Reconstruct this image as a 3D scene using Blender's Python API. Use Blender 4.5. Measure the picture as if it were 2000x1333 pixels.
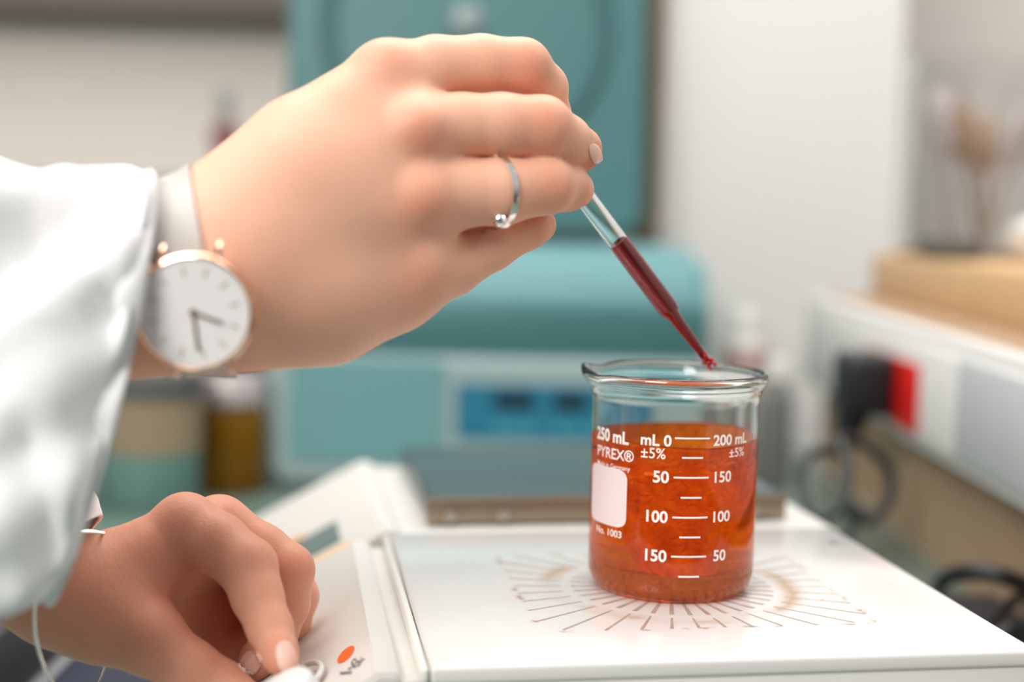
import bpy, bmesh, math, random
import numpy as np
from mathutils import Vector, Matrix, noise
from mathutils.bvhtree import BVHTree

# ------------------------------------------------------------------ clean
for o in list(bpy.data.objects):
    bpy.data.objects.remove(o)
S = bpy.context.scene
COL = S.collection
random.seed(7)

# ------------------------------------------------------------------ camera
# metres; the hot plate's top is at z = 1.0, the bench at 0.9, the floor at 0
Z0 = 1.0
BENCH = -0.10
FP = 2777.8
PITCH, ROLL = 0.0927, 0.0213
CAM = Vector((-.0694, -.595, .1583 + Z0))
cf = Vector((0, math.cos(PITCH), -math.sin(PITCH)))
_r0 = Vector((1, 0, 0)); _u0 = _r0.cross(cf)
cr = _r0 * math.cos(ROLL) + _u0 * math.sin(ROLL)
cu = -_r0 * math.sin(ROLL) + _u0 * math.cos(ROLL)
cd = bpy.data.cameras.new('camera')
cam = bpy.data.objects.new('camera', cd)
COL.objects.link(cam)
cam.matrix_world = Matrix(((cr.x, cu.x, -cf.x, CAM.x), (cr.y, cu.y, -cf.y, CAM.y), (cr.z, cu.z, -cf.z, CAM.z), (0, 0, 0, 1)))
cd.sensor_width = 36
cd.lens = 50
cd.clip_start = .02
cd.clip_end = 50
cd.dof.use_dof = True
cd.dof.focus_distance = .554
cd.dof.aperture_fstop = 3.0
cd.dof.aperture_blades = 0
S.camera = cam

# ------------------------------------------------------------------ world and lights
W = bpy.data.worlds.new('world'); S.world = W
W.use_nodes = True
wn = W.node_tree.nodes; wl = W.node_tree.links
bg = wn['Background']
bg.inputs[1].default_value = .56
_tc = wn.new('ShaderNodeTexCoord'); _sp = wn.new('ShaderNodeSeparateXYZ'); _cr = wn.new('ShaderNodeValToRGB')
_mr = wn.new('ShaderNodeMapRange'); _mr.inputs['From Min'].default_value = -1; _mr.inputs['From Max'].default_value = 1
wl.new(_tc.outputs['Generated'], _sp.inputs[0]); wl.new(_sp.outputs['Z'], _mr.inputs['Value'])
wl.new(_mr.outputs['Result'], _cr.inputs['Fac']); wl.new(_cr.outputs['Color'], bg.inputs[0])
_cr.color_ramp.elements[0].position = .38; _cr.color_ramp.elements[0].color = (.16, .155, .15, 1)     # dim floor of the room
_cr.color_ramp.elements[1].position = .66; _cr.color_ramp.elements[1].color = (1.0, .99, .98, 1)      # bright walls and ceiling
S.view_settings.view_transform = 'Standard'
S.view_settings.look = 'None'
S.view_settings.exposure = -0.07
S.view_settings.gamma = 1.0
S.view_settings.use_curve_mapping = False
S.cycles.max_bounces = 22
S.cycles.transmission_bounces = 16
S.cycles.glossy_bounces = 6
S.cycles.diffuse_bounces = 10
S.cycles.transparent_max_bounces = 16
S.cycles.caustics_refractive = True
S.cycles.sample_clamp_indirect = 60.0
S.cycles.blur_glossy = 0.6


def area(name, loc, target, sx, sy, power, col):
    l = bpy.data.lights.new(name, 'AREA')
    l.shape = 'RECTANGLE'; l.size = sx; l.size_y = sy
    l.energy = power; l.color = col
    o = bpy.data.objects.new(name, l); COL.objects.link(o)
    o.location = loc
    d = Vector(target) - Vector(loc)
    o.rotation_euler = d.to_track_quat('-Z', 'Y').to_euler()
    return o


area('upper_left_key', (-1.0, -1.5, Z0 + 1.35), (0, 0.1, Z0 + .1), 1.0, .8, 46, (1.0, .97, .93))  # broad key from the upper left behind the camera, source unseen
area('overhead_light', (-.45, -.05, Z0 + 1.7), (-.1, .2, Z0), 1.2, .8, 13, (1.0, .97, .93))
area('overhead_light', (.1, .75, Z0 + 1.6), (0, .25, Z0), 1.3, .6, 20, (1.0, .98, .95))  # unseen lamp added to backlight the liquid and lift the background


# ------------------------------------------------------------------ helpers
def at(x, y, D):
    """photo direction (x, y) at the real distance D along the view axis"""
    return CAM + D * (cf + (x - 1000) / FP * cr - (y - 666.5) / FP * cu)


def onz(x, y, z):
    d = cf + (x - 1000) / FP * cr - (y - 666.5) / FP * cu
    return CAM + d * ((z + Z0 - CAM.z) / d.z)


def onx(x, y, X):
    d = cf + (x - 1000) / FP * cr - (y - 666.5) / FP * cu
    return CAM + d * ((X - CAM.x) / d.x)


def setp(inp, v):
    inp.default_value = v


def mat(name, col, rough=.5, metal=0.0, trans=0.0, ior=1.45, coat=0.0, sss=0.0, bump=None, spec=None, emit=None, var=None):
    m = bpy.data.materials.new(name); m.use_nodes = True
    nt = m.node_tree; b = nt.nodes['Principled BSDF']
    b.inputs['Base Color'].default_value = (*col, 1)
    b.inputs['Roughness'].default_value = rough
    b.inputs['Metallic'].default_value = metal
    b.inputs['Transmission Weight'].default_value = trans
    b.inputs['IOR'].default_value = ior
    b.inputs['Coat Weight'].default_value = coat
    if spec is not None:
        b.inputs['Specular IOR Level'].default_value = spec
    if sss:
        b.inputs['Subsurface Weight'].default_value = sss
        b.inputs['Subsurface Radius'].default_value = (1, .35, .2)
        b.inputs['Subsurface Scale'].default_value = .006
    if emit:
        b.inputs['Emission Color'].default_value = (*emit[0], 1)
        b.inputs['Emission Strength'].default_value = emit[1]
    tc = None
    if bump or var:
        tc = nt.nodes.new('ShaderNodeTexCoord')
    if var:   # (scale, second colour, amount)
        n = nt.nodes.new('ShaderNodeTexNoise'); n.inputs['Scale'].default_value = var[0]
        n.inputs['Detail'].default_value = 4
        nt.links.new(tc.outputs['Object'], n.inputs['Vector'])
        r = nt.nodes.new('ShaderNodeMapRange')
        r.inputs['From Min'].default_value = .35; r.inputs['From Max'].default_value = .7
        r.inputs['To Max'].default_value = var[2]
        nt.links.new(n.outputs['Fac'], r.inputs['Value'])
        mx = nt.nodes.new('ShaderNodeMix'); mx.data_type = 'RGBA'
        mx.inputs[6].default_value = (*col, 1); mx.inputs[7].default_value = (*var[1], 1)
        nt.links.new(r.outputs['Result'], mx.inputs[0])
        nt.links.new(mx.outputs[2], b.inputs['Base Color'])
    if bump:  # (scale, strength, distance)
        n = nt.nodes.new('ShaderNodeTexNoise'); n.inputs['Scale'].default_value = bump[0]
        n.inputs['Detail'].default_value = 3
        nt.links.new(tc.outputs['Object'], n.inputs['Vector'])
        bp = nt.nodes.new('ShaderNodeBump'); bp.inputs['Strength'].default_value = bump[1]
        bp.inputs['Distance'].default_value = bump[2]
        nt.links.new(n.outputs['Fac'], bp.inputs['Height'])
        nt.links.new(bp.outputs['Normal'], b.inputs['Normal'])
    return m


def tag(o, label=None, cat=None, group=None, kind=None):
    if label: o['label'] = label
    if cat: o['category'] = cat
    if group: o['group'] = group
    if kind: o['kind'] = kind
    return o


def thing(name, loc=(0, 0, 0), rz=0, label=None, cat=None, group=None):
    o = bpy.data.objects.new(name, None); COL.objects.link(o)
    o.location = loc; o.rotation_euler = (0, 0, rz); o.empty_display_size = .02
    tag(o, label, cat, group)
    return o


def obj(name, bm, m, parent=None, smooth=True, angle=40):
    me = bpy.data.meshes.new(name)
    bm.normal_update()
    bm.to_mesh(me); bm.free()
    if m is not None:
        for q in (m if isinstance(m, (list, tuple)) else [m]):
            me.materials.append(q)
    o = bpy.data.objects.new(name, me); COL.objects.link(o)
    if smooth:
        me.shade_smooth()
        me.set_sharp_from_angle(angle=math.radians(angle))
    if parent is not None:
        o.parent = parent
    return o


def add_box(bm, lo, hi, bev=0.0, seg=2, mtx=None):
    b = bmesh.new()
    bmesh.ops.create_cube(b, size=1)
    for v in b.verts:
        v.co = Vector([lo[i] + (v.co[i] + .5) * (hi[i] - lo[i]) for i in range(3)])
    if bev > 0:
        bmesh.ops.bevel(b, geom=b.edges[:], offset=bev, segments=seg, profile=.5, affect='EDGES')
    if mtx is not None:
        bmesh.ops.transform(b, matrix=mtx, verts=b.verts)
    merge(bm, b)


def merge(bm, b, mi=None):
    me = bpy.data.meshes.new('tmp'); b.to_mesh(me); b.free()
    n = len(bm.faces)
    bm.from_mesh(me); bpy.data.meshes.remove(me)
    if mi is not None:
        bm.faces.ensure_lookup_table()
        for f in bm.faces[n:]:
            f.material_index = mi


def lathe(bm, prof, seg=48, c=(0, 0, 0), closed=False, fn=None):
    """profile of (r, z); poles where r == 0"""
    rings = []
    for i, (r, z) in enumerate(prof):
        if r <= 1e-7:
            rings.append([bm.verts.new((c[0], c[1], c[2] + z))])
        else:
            ring = []
            for k in range(seg):
                a = 2 * math.pi * k / seg
                x, y, zz = r * math.cos(a), r * math.sin(a), z
                if fn: x, y, zz = fn(x, y, zz, r, a, i)
                ring.append(bm.verts.new((c[0] + x, c[1] + y, c[2] + zz)))
            rings.append(ring)
    pairs = list(zip(rings[:-1], rings[1:]))
    if closed: pairs.append((rings[-1], rings[0]))
    for A, B in pairs:
        for k in range(seg):
            k2 = (k + 1) % seg
            if len(A) == 1 and len(B) == 1: continue
            if len(A) == 1: bm.faces.new((A[0], B[k2], B[k]))
            elif len(B) == 1: bm.faces.new((A[k], A[k2], B[0]))
            else: bm.faces.new((A[k], A[k2], B[k2], B[k]))


def tube(bm, pts, r, seg=10, close=False, radii=None, cap=True):
    pts = [Vector(p) for p in pts]
    n = len(pts)
    up = Vector((0, 0, 1)); rings = []
    prev = None
    for i, p in enumerate(pts):
        if close:
            t = (pts[(i + 1) % n] - pts[i - 1])
        else:
            t = pts[min(i + 1, n - 1)] - pts[max(i - 1, 0)]
        t.normalize()
        if prev is None:
            a = t.cross(up)
            if a.length < .05: a = t.cross(Vector((1, 0, 0)))
            a.normalize()
        else:
            a = (prev - t * prev.dot(t)).normalized()
        prev = a
        b = t.cross(a)
        rr = radii[i] if radii else r
        rings.append([bm.verts.new(p + (a * math.cos(2 * math.pi * k / seg) + b * math.sin(2 * math.pi * k / seg)) * rr) for k in range(seg)])
    m = n if close else n - 1
    for i in range(m):
        A, B = rings[i], rings[(i + 1) % n]
        for k in range(seg):
            k2 = (k + 1) % seg
            bm.faces.new((A[k], A[k2], B[k2], B[k]))
    if cap and not close:
        bm.faces.new(rings[0][::-1]); bm.faces.new(rings[-1])


def spline(pts, n=12, close=False):
    P = [Vector(p) for p in pts]; out = []
    m = len(P)
    for i in range(m if close else m - 1):
        if close: p0, p1, p2, p3 = P[i - 1], P[i], P[(i + 1) % m], P[(i + 2) % m]
        else: p0, p1, p2, p3 = P[max(i - 1, 0)], P[i], P[i + 1], P[min(i + 2, m - 1)]
        for k in range(n):
            t = k / n
            out.append(.5 * ((2 * p1) + (p2 - p0) * t + (2 * p0 - 5 * p1 + 4 * p2 - p3) * t * t + (3 * p1 - p0 - 3 * p2 + p3) * t ** 3))
    if not close: out.append(P[-1])
    return out


def frame(origin, x, y):
    """matrix with given x axis, y roughly, z = x cross y"""
    x = Vector(x).normalized(); z = x.cross(Vector(y)).normalized(); y = z.cross(x)
    return Matrix(((x.x, y.x, z.x, origin[0]), (x.y, y.y, z.y, origin[1]), (x.z, y.z, z.z, origin[2]), (0, 0, 0, 1)))


def text_bm(s, size, align='LEFT', bold=0.0, depth=0.0, spacing=1.0):
    cu_ = bpy.data.curves.new('t', 'FONT'); cu_.body = s; cu_.size = size
    cu_.align_x = align; cu_.offset = bold; cu_.extrude = depth; cu_.resolution_u = 6
    cu_.space_character = spacing
    o = bpy.data.objects.new('t', cu_); COL.objects.link(o)
    dg = bpy.context.evaluated_depsgraph_get(); dg.update()
    me = bpy.data.meshes.new_from_object(o.evaluated_get(dg))
    bm = bmesh.new(); bm.from_mesh(me)
    bpy.data.objects.remove(o); bpy.data.curves.remove(cu_); bpy.data.meshes.remove(me)
    return bm


# ------------------------------------------------------------------ materials
M = {}
M['ceramic'] = None
M['white'] = mat('white_enamel', (.74, .72, .69), .35)
M['housing'] = mat('white_housing', (.68, .66, .62), .38, bump=(300, .05, .0003))
M['panelw'] = mat('panel_white', (.74, .72, .69), .4, var=(60, (.62, .58, .52), .4))
M['rubber'] = mat('black_rubber', (.012, .013, .015), .42)
M['glass'] = mat('clear_glass', (.97, 1, .99), 0.0, trans=1, ior=1.474)
M['steel'] = mat('brushed_steel', (.55, .52, .48), .3, 1)
M['silver'] = mat('silver', (.88, .86, .84), .16, 1)
M['rosegold'] = mat('rose_gold', (.86, .55, .40), .16, 1)
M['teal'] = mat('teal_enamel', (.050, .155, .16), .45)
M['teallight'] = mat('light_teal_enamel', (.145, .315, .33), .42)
M['tealframe'] = mat('grey_teal_frame', (.30, .39, .39), .45)
M['bluectl'] = mat('blue_control_foil', (.02, .17, .27), .35)
M['display'] = mat('dark_display', (.012, .03, .045), .2)
M['key'] = mat('teal_key', (.06, .30, .38), .5)
M['wall'] = mat('painted_wall', (.74, .70, .65), .8, var=(3, (.70, .66, .60), .6))
M['wallw'] = mat('white_painted_panel', (.70, .69, .67), .6)
M['bench'] = mat('green_grey_worktop', (.13, .20, .17), .22, var=(9, (.16, .23, .20), .7))
M['tan'] = mat('tan_laminate', (.42, .28, .17), .55, var=(14, (.36, .24, .15), .5))
M['wood'] = mat('pale_wood', (.66, .42, .21), .5, var=(20, (.58, .36, .17), .6))
M['enamel_print'] = mat('white_enamel_print', (.92, .88, .86), .5)
M['paper'] = mat('white_paper', (.7, .69, .68), .8)


def skin_mat():
    m = mat('skin', (.70, .42, .30), .46, sss=.35)
    nt = m.node_tree; b = nt.nodes['Principled BSDF']; N = nt.nodes; L = nt.links
    b.inputs['Specular IOR Level'].default_value = .28
    tc = N.new('ShaderNodeTexCoord')
    at_ = N.new('ShaderNodeAttribute'); at_.attribute_name = 'flush_shade'  # joint redness, and shade painted on the lower hand
    n1 = N.new('ShaderNodeTexNoise'); n1.inputs['Scale'].default_value = 45; n1.inputs['Detail'].default_value = 3
    L.new(tc.outputs['Object'], n1.inputs['Vector'])
    mx = N.new('ShaderNodeMix'); mx.data_type = 'RGBA'
    mx.inputs[6].default_value = (.77, .45, .315, 1); mx.inputs[7].default_value = (.79, .43, .30, 1)
    L.new(n1.outputs['Fac'], mx.inputs[0])
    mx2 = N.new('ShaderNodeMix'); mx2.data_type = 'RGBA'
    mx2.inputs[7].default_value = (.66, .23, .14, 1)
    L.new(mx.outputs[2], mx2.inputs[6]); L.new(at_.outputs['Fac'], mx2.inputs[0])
    L.new(mx2.outputs[2], b.inputs['Base Color'])
    v = N.new('ShaderNodeTexVoronoi'); v.inputs['Scale'].default_value = 900
    L.new(tc.outputs['Object'], v.inputs['Vector'])
    n2 = N.new('ShaderNodeTexNoise'); n2.inputs['Scale'].default_value = 260; n2.inputs['Detail'].default_value = 4
    L.new(tc.outputs['Object'], n2.inputs['Vector'])
    ad = N.new('ShaderNodeMath'); ad.operation = 'ADD'
    L.new(v.outputs['Distance'], ad.inputs[0]); L.new(n2.outputs['Fac'], ad.inputs[1])
    bp = N.new('ShaderNodeBump'); bp.inputs['Strength'].default_value = .24; bp.inputs['Distance'].default_value = .0004
    L.new(ad.outputs[0], bp.inputs['Height']); L.new(bp.outputs['Normal'], b.inputs['Normal'])
    return m


M['skin'] = skin_mat()
M['nail'] = mat('fingernail', (.90, .54, .44), .42, coat=.1)
M['nailtip'] = mat('fingernail_edge', (.86, .78, .70), .3)


def cloth_mat():
    m = mat('white_cotton', (.86, .86, .87), .85)
    nt = m.node_tree; b = nt.nodes['Principled BSDF']; N = nt.nodes; L = nt.links
    tc = N.new('ShaderNodeTexCoord')
    n = N.new('ShaderNodeTexNoise'); n.inputs['Scale'].default_value = 900; n.inputs['Detail'].default_value = 2
    L.new(tc.outputs['Object'], n.inputs['Vector'])
    n2 = N.new('ShaderNodeTexNoise'); n2.inputs['Scale'].default_value = 22; n2.inputs['Detail'].default_value = 3
    L.new(tc.outputs['Object'], n2.inputs['Vector'])
    bp = N.new('ShaderNodeBump'); bp.inputs['Strength'].default_value = .3; bp.inputs['Distance'].default_value = .0003
    L.new(n.outputs['Fac'], bp.inputs['Height'])
    bp2 = N.new('ShaderNodeBump'); bp2.inputs['Strength'].default_value = .2; bp2.inputs['Distance'].default_value = .004
    L.new(n2.outputs['Fac'], bp2.inputs['Height']); L.new(bp.outputs['Normal'], bp2.inputs['Normal'])
    L.new(bp2.outputs['Normal'], b.inputs['Normal'])
    b.inputs['Sheen Weight'].default_value = .2
    return m


M['cloth'] = cloth_mat()

# ------------------------------------------------------------------ the setting
def struct(name, lo, hi, m, bev=0):
    bm = bmesh.new(); add_box(bm, (lo[0], lo[1], lo[2] + Z0), (hi[0], hi[1], hi[2] + Z0), bev)
    o = obj(name, bm, m, smooth=False); o['kind'] = 'structure'
    return o


struct('floor', (-1.6, -2.24, -1.04), (1.2, 1.62, -1.0), mat('grey_floor', (.30, .30, .29), .6, var=(6, (.25, .25, .24), .6)))
struct('wall_back', (-1.6, 1.55, -1.0), (.78, 1.62, 1.6), M['wall'])
struct('wall_right', (.72, -.6, -1.0), (.78, 1.55, 1.6), mat('grey_wall', (.74, .76, .78), .8, var=(3, (.70, .72, .74), .6)))
struct('wall_light_blocker', (-1.6, -2.3, -1.0), (1.2, -2.24, 1.6), mat('light_blocker_grey', (.16, .16, .155), .8))  # unseen wall added behind the camera to cut fill light and reflections
# white pilaster the centrifuge stands against
struct('wall_pilaster', (.095, 1.06, -1.0), (.372, 1.55, 1.6), M['wallw'])
struct('brown_strip_1', (.060, 1.03, BENCH), (.094, 1.056, 1.2), mat('mottled_brown', (.20, .14, .09), .6, var=(20, (.16, .11, .07), .6)))  # upright brown strip beside the pilaster
# tan laminate splashback under the trunking
struct('wall_splashback', (.252, -.35, BENCH), (.30, .858, .0779), M['tan'])


def box_thing(name, lo, hi, m, label, cat, bev=.002):
    bm = bmesh.new(); add_box(bm, (lo[0], lo[1], lo[2] + Z0), (hi[0], hi[1], hi[2] + Z0), bev)
    o = obj(name, bm, m); tag(o, label, cat)
    return o


# worktop on a cabinet
wt = thing('laboratory_bench', (0, 0, Z0 - 1.0), 0, 'green-grey laboratory bench that all the instruments stand on', 'bench')
bm = bmesh.new(); add_box(bm, (-1.2, -.34, .86), (.2515, 1.058, .90), .003); obj('worktop', bm, M['bench'], wt)
bm = bmesh.new(); add_box(bm, (-1.17, -.30, .001), (.25, 1.055, .86), .002); obj('cabinet', bm, M['white'], wt)

# ------------------------------------------------------------------ hot plate stirrer
TH = math.radians(9)
PL = (-.112, .1135, -.1005, .1035)      # plate extents in the stirrer's own frame


def plate_mat():
    m = mat('white_glass_ceramic', (.74, .72, .70), .12, coat=.5)
    nt = m.node_tree; b = nt.nodes['Principled BSDF']; N = nt.nodes; L = nt.links
    tc = N.new('ShaderNodeTexCoord')
    sp = N.new('ShaderNodeSeparateXYZ'); L.new(tc.outputs['Object'], sp.inputs[0])

    def mth(op, a, b_=None, c=None):
        n = N.new('ShaderNodeMath'); n.operation = op
        for i, v in enumerate((a, b_, c)):
            if v is None: continue
            if isinstance(v, (int, float)): n.inputs[i].default_value = v
            else: L.new(v, n.inputs[i])
        return n.outputs[0]
    x = sp.outputs['X']; y = sp.outputs['Y']
    no = N.new('ShaderNodeTexNoise'); no.inputs['Scale'].default_value = 30; no.inputs['Detail'].default_value = 4
    L.new(tc.outputs['Object'], no.inputs['Vector'])
    no2 = N.new('ShaderNodeTexNoise'); no2.inputs['Scale'].default_value = 170; no2.inputs['Detail'].default_value = 5
    L.new(tc.outputs['Object'], no2.inputs['Vector'])
    # brown scorched ring
    r = mth('SQRT', mth('ADD', mth('MULTIPLY', x, x), mth('MULTIPLY', mth('ADD', y, .002), mth('ADD', y, .002))))
    rr = mth('ADD', r, mth('MULTIPLY', mth('SUBTRACT', no.outputs['Fac'], .5), .012))
    ring = mth('MAXIMUM', mth('SUBTRACT', 1.0, mth('DIVIDE', mth('ABSOLUTE', mth('SUBTRACT', rr, .0525)), .0065)), 0)
    amt = mth('MULTIPLY', ring, mth('MINIMUM', mth('MAXIMUM', mth('MULTIPLY', mth('SUBTRACT', no.outputs['Fac'], .42), 6), .12), 1))
    mr = mth('MULTIPLY', amt, .9)
    # crusty edge around the printed field
    mxy = mth('MAXIMUM', mth('DIVIDE', mth('ABSOLUTE', x), .067), mth('DIVIDE', mth('ABSOLUTE', mth('ADD', y, .003)), .060))
    edge = mth('MAXIMUM', mth('SUBTRACT', 1.0, mth('DIVIDE', mth('ABSOLUTE', mth('SUBTRACT', mth('ADD', mxy, mth('MULTIPLY', mth('SUBTRACT', no.outputs['Fac'], .5), .12)), 1.0)), .035)), 0)
    crust = mth('MULTIPLY', edge, mth('MINIMUM', mth('MAXIMUM', mth('MULTIPLY', mth('SUBTRACT', no2.outputs['Fac'], .52), 9), 0), 1))
    # faint yellow halo
    mx = N.new('ShaderNodeMix'); mx.data_type = 'RGBA'
    mx.inputs[6].default_value = (.74, .72, .70, 1); mx.inputs[7].default_value = (.44, .26, .12, 1)
    L.new(mr, mx.inputs[0])
    mx2 = N.new('ShaderNodeMix'); mx2.data_type = 'RGBA'; mx2.inputs[7].default_value = (.30, .15, .07, 1)
    L.new(mx.outputs[2], mx2.inputs[6]); L.new(mth('MULTIPLY', crust, .8), mx2.inputs[0])
    # sparse specks
    vo = N.new('ShaderNodeTexVoronoi'); vo.inputs['Scale'].default_value = 75
    L.new(tc.outputs['Object'], vo.inputs['Vector'])
    no3 = N.new('ShaderNodeTexNoise'); no3.inputs['Scale'].default_value = 18
    L.new(tc.outputs['Object'], no3.inputs['Vector'])
    spk = mth('MULTIPLY', mth('LESS_THAN', vo.outputs['Distance'], .045), mth('GREATER_THAN', no3.outputs['Fac'], .56))
    mx3 = N.new('ShaderNodeMix'); mx3.data_type = 'RGBA'; mx3.inputs[7].default_value = (.22, .14, .10, 1)
    L.new(mx2.outputs[2], mx3.inputs[6]); L.new(mth('MULTIPLY', spk, .8), mx3.inputs[0])
    L.new(mx3.outputs[2], b.inputs['Base Color'])
    L.new(mth('ADD', .2, mth('MULTIPLY', mth('ADD', amt, crust), .3)), b.inputs['Roughness'])
    return m


M['ceramic'] = plate_mat()
st = thing('hotplate_stirrer', (0, 0, Z0), TH, 'white magnetic stirrer hot plate with brown-stained ray pattern, under the orange beaker', 'hot plate')


def stirrer_housing(bm, x0, x1, y0, y1, panel=True):
    # side profile (x, z) swept along y; the panel slopes down to the left
    prof = [(x1 - .004, -.007), (x0 + .002, -.007), (x0 - .002, -.0062)]
    if panel:
        prof += [(-.1215, -.0062), (-.1225, -.0035), (-.1235, -.0028), (-.1305, -.0028), (-.1325, -.0045),
                 (-.205, -.0440), (-.2085, -.050), (-.2085, -.088)]
    else:
        prof += [(x0 - .004, -.020), (x0 - .004, -.088)]
    prof += [(x1 - .004, -.088)]
    n = 2
    A = [bm.verts.new((x, y0 + .003, z)) for x, z in prof]
    B = [bm.verts.new((x, y1 - .003, z)) for x, z in prof]
    for i in range(len(prof)):
        j = (i + 1) % len(prof)
        bm.faces.new((A[i], B[i], B[j], A[j]))
    bm.faces.new(A); bm.faces.new(B[::-1])
    bmesh.ops.recalc_face_normals(bm, faces=bm.faces[:])


bm = bmesh.new(); stirrer_housing(bm, PL[0], PL[1], PL[2], PL[3])
bmesh.ops.bevel(bm, geom=[e for e in bm.edges if abs(e.verts[0].co.y - e.verts[1].co.y) < 1e-6], offset=.0012, segments=2, affect='EDGES')
hs = obj('housing', bm, M['housing'], st, angle=35)
# plate: a thin slab with a rounded shoulder
bm = bmesh.new(); add_box(bm, (PL[0], PL[2], -.0068), (PL[1], PL[3], 0), .0018, 4)
pl = obj('heating_plate', bm, M['ceramic'], st, angle=60)
bm = bmesh.new(); add_box(bm, (PL[0] + .0015, PL[2] + .001, -.0865), (PL[1] - .0015, PL[2] + .004, -.0062), .001)
obj('front_panel', bm, M['white'], st)
# rim strip on the left of the plate
bm = bmesh.new(); add_box(bm, (PL[0] - .0035, PL[2] + .001, -.0062), (PL[0] - .0006, PL[3] - .001, -.0006), .0011, 3)
obj('edge_strip', bm, mat('milky_plastic', (.80, .79, .74), .25), st)
# printed rays
bm = bmesh.new()
cx0, cy0 = .0, -.003
hx, hy = .067, .060
for k in range(36):
    a = 2 * math.pi * (k + .5) / 36
    ca, sa = math.cos(a), math.sin(a)
    edge = min(hx / max(abs(ca), 1e-6), hy / max(abs(sa), 1e-6))
    edge = min(edge, .082)
    for (r0, r1, w0, w1) in ((.0225, .0430, .0005, .0010), (.0475, edge, .00042, .00070)):
        n = 4
        for s in range(n):
            ra = r0 + (r1 - r0) * s / n; rb = r0 + (r1 - r0) * (s + 1) / n
            wa = w0 + (w1 - w0) * s / n; wb = w0 + (w1 - w0) * (s + 1) / n
            vs = [bm.verts.new((cx0 + ca * q + sa * w * sg, cy0 + sa * q - ca * w * sg, .00006)) for q, w, sg in ((ra, wa, 1), (rb, wb, 1), (rb, wb, -1), (ra, wa, -1))]
            bm.faces.new(vs)
obj('ray_pattern', bm, mat('brown_print', (.40, .29, .24), .4, var=(120, (.52, .42, .37), .8)), st, smooth=False)
# corner screw plug
bm = bmesh.new(); lathe(bm, [(0, .0006), (.0022, .0006), (.0026, 0)], 20, (.1000, .0670, 0)); obj('screw_plug', bm, mat('grey_plug', (.18, .18, .18), .5), st)
# feet
for x in (-.19, .10):
    for y in (-.085, .09):
        bm = bmesh.new(); lathe(bm, [(0, -.1), (.009, -.1), (.010, -.087), (0, -.087)], 20, (x, y, 0)); obj('foot', bm, M['rubber'], st)
# sloped panel frame
PA = Vector((-.1325, 0, -.0045)); PB = Vector((-.205, 0, -.0440))
pdir = (PB - PA).normalized()                    # down the slope, to the left
pn = Vector((pdir.z * -1, 0, pdir.x)) ; pn = Vector((-.4664, 0, .8846))
pn = Vector((0, 1, 0)).cross(pdir).normalized()
if pn.z < 0: pn = -pn


def on_panel(px_, py_, lift=0.0):
    """where the photo direction meets the control panel plane, in the stirrer's frame"""
    Mi = (Matrix.Translation((0, 0, Z0)) @ Matrix.Rotation(TH, 4, 'Z')).inverted()
    o_ = Mi @ CAM
    d_ = Mi.to_3x3() @ (cf + (px_ - 1000) / FP * cr - (py_ - 666.5) / FP * cu)
    t = (PA - o_).dot(pn) / d_.dot(pn)
    return o_ + d_ * t + pn * lift


def quad_on_panel(bm, pts, lift):
    bm.faces.new([bm.verts.new(on_panel(a, b, lift)) for a, b in pts])


# orange oval mark
bm = bmesh.new()
c_ = on_panel(676, 1280, .0003); ex = on_panel(691, 1264, .0003) - c_; ey = on_panel(669, 1275, .0003) - c_
vs = [bm.verts.new(c_ + ex * math.cos(t) * 1.0 + ey * math.sin(t)) for t in [2 * math.pi * k / 28 for k in range(28)]]
bm.faces.new(vs); obj('orange_mark', bm, mat('orange_print', (.85, .12, .01), .3), st, smooth=False)
# 'Stir' lettering
tb = text_bm('Stir', .01)
mn = min(v.co.x for v in tb.verts); mxx = max(v.co.x for v in tb.verts)
mny = min(v.co.y for v in tb.verts); mxy_ = max(v.co.y for v in tb.verts)
L0 = on_panel(679, 1311, .0003); LX = on_panel(707, 1302, .0003) - L0; LY = on_panel(690, 1289, .0003) - L0
for v in tb.verts:
    v.co = L0 + LX * ((v.co.x - mn) / (mxx - mn)) + LY * ((v.co.y - mny) / (mxy_ - mny))
obj('lettering', tb, mat('black_print', (.03, .03, .035), .4), st, smooth=False)
bm = bmesh.new(); quad_on_panel(bm, [(664, 1315), (688, 1313), (687, 1317), (665, 1319)], .0003)
obj('printed_bar', bm, mat('grey_print', (.08, .09, .11), .4), st, smooth=False)
# knob, its axis normal to the panel
kc = on_panel(578, 1410, 0)
Mk = Matrix.Translation(kc) @ pn.to_track_quat('Z', 'Y').to_matrix().to_4x4()
bm = bmesh.new(); lathe(bm, [(0, .0005), (.0155, .0005), (.0155, .003), (.0135, .0042), (.0128, .0125), (.0118, .0142), (.0095, .0150), (0, .0152)], 56)
bmesh.ops.transform(bm, matrix=Mk, verts=bm.verts)
kn = obj('knob', bm, mat('white_knob', (.85, .84, .83), .3), st, angle=50)
# open ring-shaped pointer beside the knob (the dial's raised collar)
bm = bmesh.new()
rc = on_panel(606, 1332, .0030)
e1 = (on_panel(628, 1312, .0030) - rc); e2 = (on_panel(588, 1322, .0030) - rc)
pts = [rc + e1 * math.cos(t) * 1.1 + e2 * math.sin(t) * .9 for t in [2 * math.pi * k / 32 for k in range(32)]]
tube(bm, pts, .0011, 8, close=True)
obj('dial_ring', bm, mat('grey_white_ring', (.70, .69, .68), .3), st)

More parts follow.
